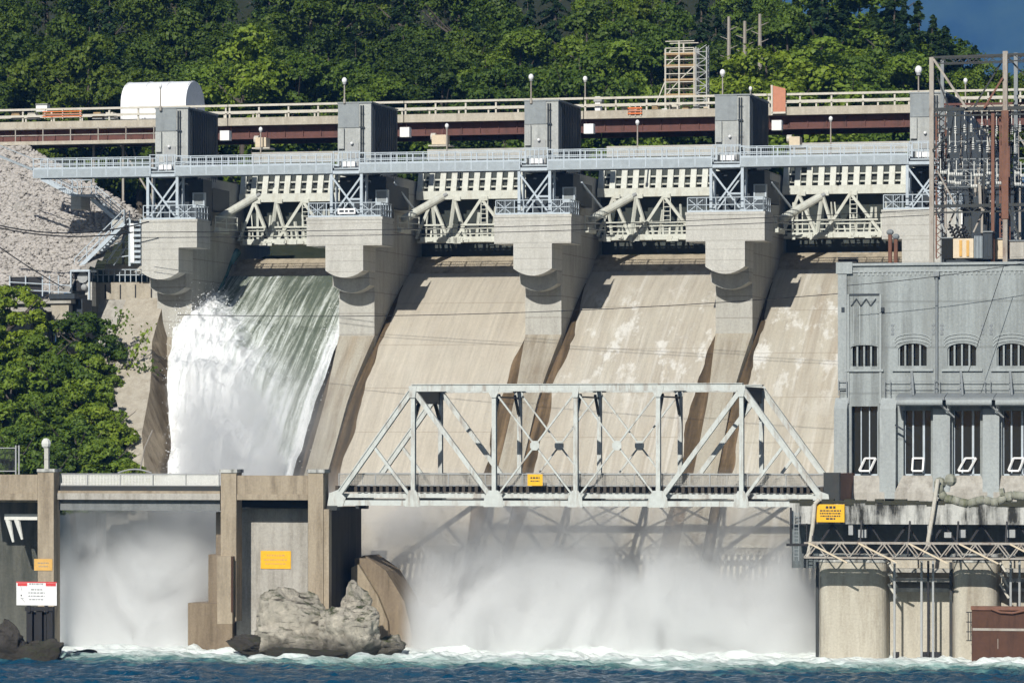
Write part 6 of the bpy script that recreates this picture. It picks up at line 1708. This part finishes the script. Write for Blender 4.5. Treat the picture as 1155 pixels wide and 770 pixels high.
# left bank shrubs and trees
SG = 'leafy trees on the left bank'
LB = [(10, 320, 21, 1.25, 'upper left leafy tree against the rock slope and side gallery'), (38, 372, 19, 1.2, 'leafy tree in front of the side gallery column, left part'), (66, 400, 18, 1.15, 'leafy tree just below the side gallery column'),
      (95, 425, 16.5, 1.2, 'leafy tree beside the lower face of the pale training wall'), (108, 452, 15, 1.1, 'bright leafy tree against the pale training wall'), (130, 502, 13.5, .85, 'lowest leafy tree right beside the pale training wall'),
      (15, 410, 15, 1.3, 'leafy tree above the dark chain link fence panel'), (50, 440, 14, 1.2, 'shaded leafy tree behind the short white lantern post'), (85, 470, 13, 1.15, 'leafy tree in the middle of the left bank'), (112, 492, 12, 1.0, 'leafy shrub behind the mesh fence of the footbridge span'), (-15, 360, 18, 1.3, 'leafy tree cut by the left picture edge'),
      (20, 478, 11, 1.1, 'shrub directly behind the dark chain link panel'), (96, 350, 23, 1.15, 'leafy shrub between the side gallery column and the training wall'), (98, 385, 21, .9, 'leafy shrub against the lower face of the training wall'), (62, 500, 10, .9, 'low shrub behind the short white lantern post'), (148, 520, 11.5, .6, 'small shrub at the foot of the training wall')]
for k, (px, y, v, s, lb) in enumerate(LB):
    p = at(px, y, v); h0 = 6.5 * s
    tree('s%d' % (k % 3), (0, 0, 1)[k % 3] if k not in (7, 12) else 1, p[0], v, p[2] - h0, (s * 1.1, s), g.uniform(0, 6.28), 'leafy_tree', lb, 'tree', SG)
for k, (pts, lb) in enumerate(((((158, 530), (163, 505), (172, 485)), 'thin bare sapling at the foot of the training wall'),)):
    P = [at(x, y, 9.5) for x, y in pts]; tag(MB().path(P, .05, 6).build('bare_sapling', C['bark_pale'], None, P[0]), lb, 'sapling')
# loose leafy twigs hanging before the training wall
for k, (p0, p1, lb) in enumerate((((118, 400), (140, 352), 'leafy twig rising before the training wall'), ((130, 440), (166, 372), 'long leafy twig reaching over the pale training wall'), ((135, 450), (172, 412), 'dark leafed twig low before the pale training wall'))):
    a, b = np.array(at(*p0, 23)), np.array(at(*p1, 23)); t = thing('leafy_twig', lb, 'twig', tuple(a), SG)
    MB().path([tuple(a), tuple((a + b) / 2 + np.array([.2, 0, .3])), tuple(b)], .035, 5).build('stem', C['bark'], t)
    gg = np.random.default_rng(k + 60); n = 130; s = gg.uniform(.2, 1, n); P = a + (b - a) * s[:, None] + gg.normal(size=(n, 3)) * np.array([.42, .3, .3]); nn = gg.normal(size=(n, 3)); nn[:, 1] -= .8; nn /= np.linalg.norm(nn, axis=1, keepdims=True)
    V, Fq = leafcards(P, nn, .2, gg); me = raw_mesh('leaves', V, Fq, LM['shrub'] if k < 2 else LM['dark'], tuple(a), link=False)
    o = bpy.data.objects.new('leaves', me); col.objects.link(o); o.parent = t

# ================================================================== far mountain and the air
mm_, mt, mb_ = newmat('mountain_forest'); L(mt, ramp(mt, noise(mt, coords(mt, (1, 1, .5), False), .008, 9, .7), [(.35, (.008, .02, .012)), (.65, (.045, .075, .035))]), mb_.inputs['Base Color'])
us, vs = np.linspace(-3000, 5200, 130), np.linspace(6000, 8200, 60)
UU, VV = np.meshgrid(us, vs); rid = np.clip((VV - 6000) / 1800, 0, 1)
ZZ = -6 + rid * (1400 + 90 * np.sin(UU * .0018)) + rid * 80 * fbm(UU * .0035, VV * .0035, 0 * UU, 5) * (1 - .5 * rid)
o = MB(); o.grid(np.stack([UU, VV, ZZ], -1)); tag(o.build('mountain', mm_, None, (0, 6000, 0), smooth=True), kind='structure')
def air(t): return .000095
hz = volmat('haze', air, (.15, .44, 1.0), .0)
b = MB().box(-4500, 6500, -330, 8800, -4.5, 1620)
tag(b.build('haze', hz, None, (0, 0, 0)), kind='stuff')
cy.volume_step_rate = .45; cy.volume_max_steps = 64
print('trees', count)
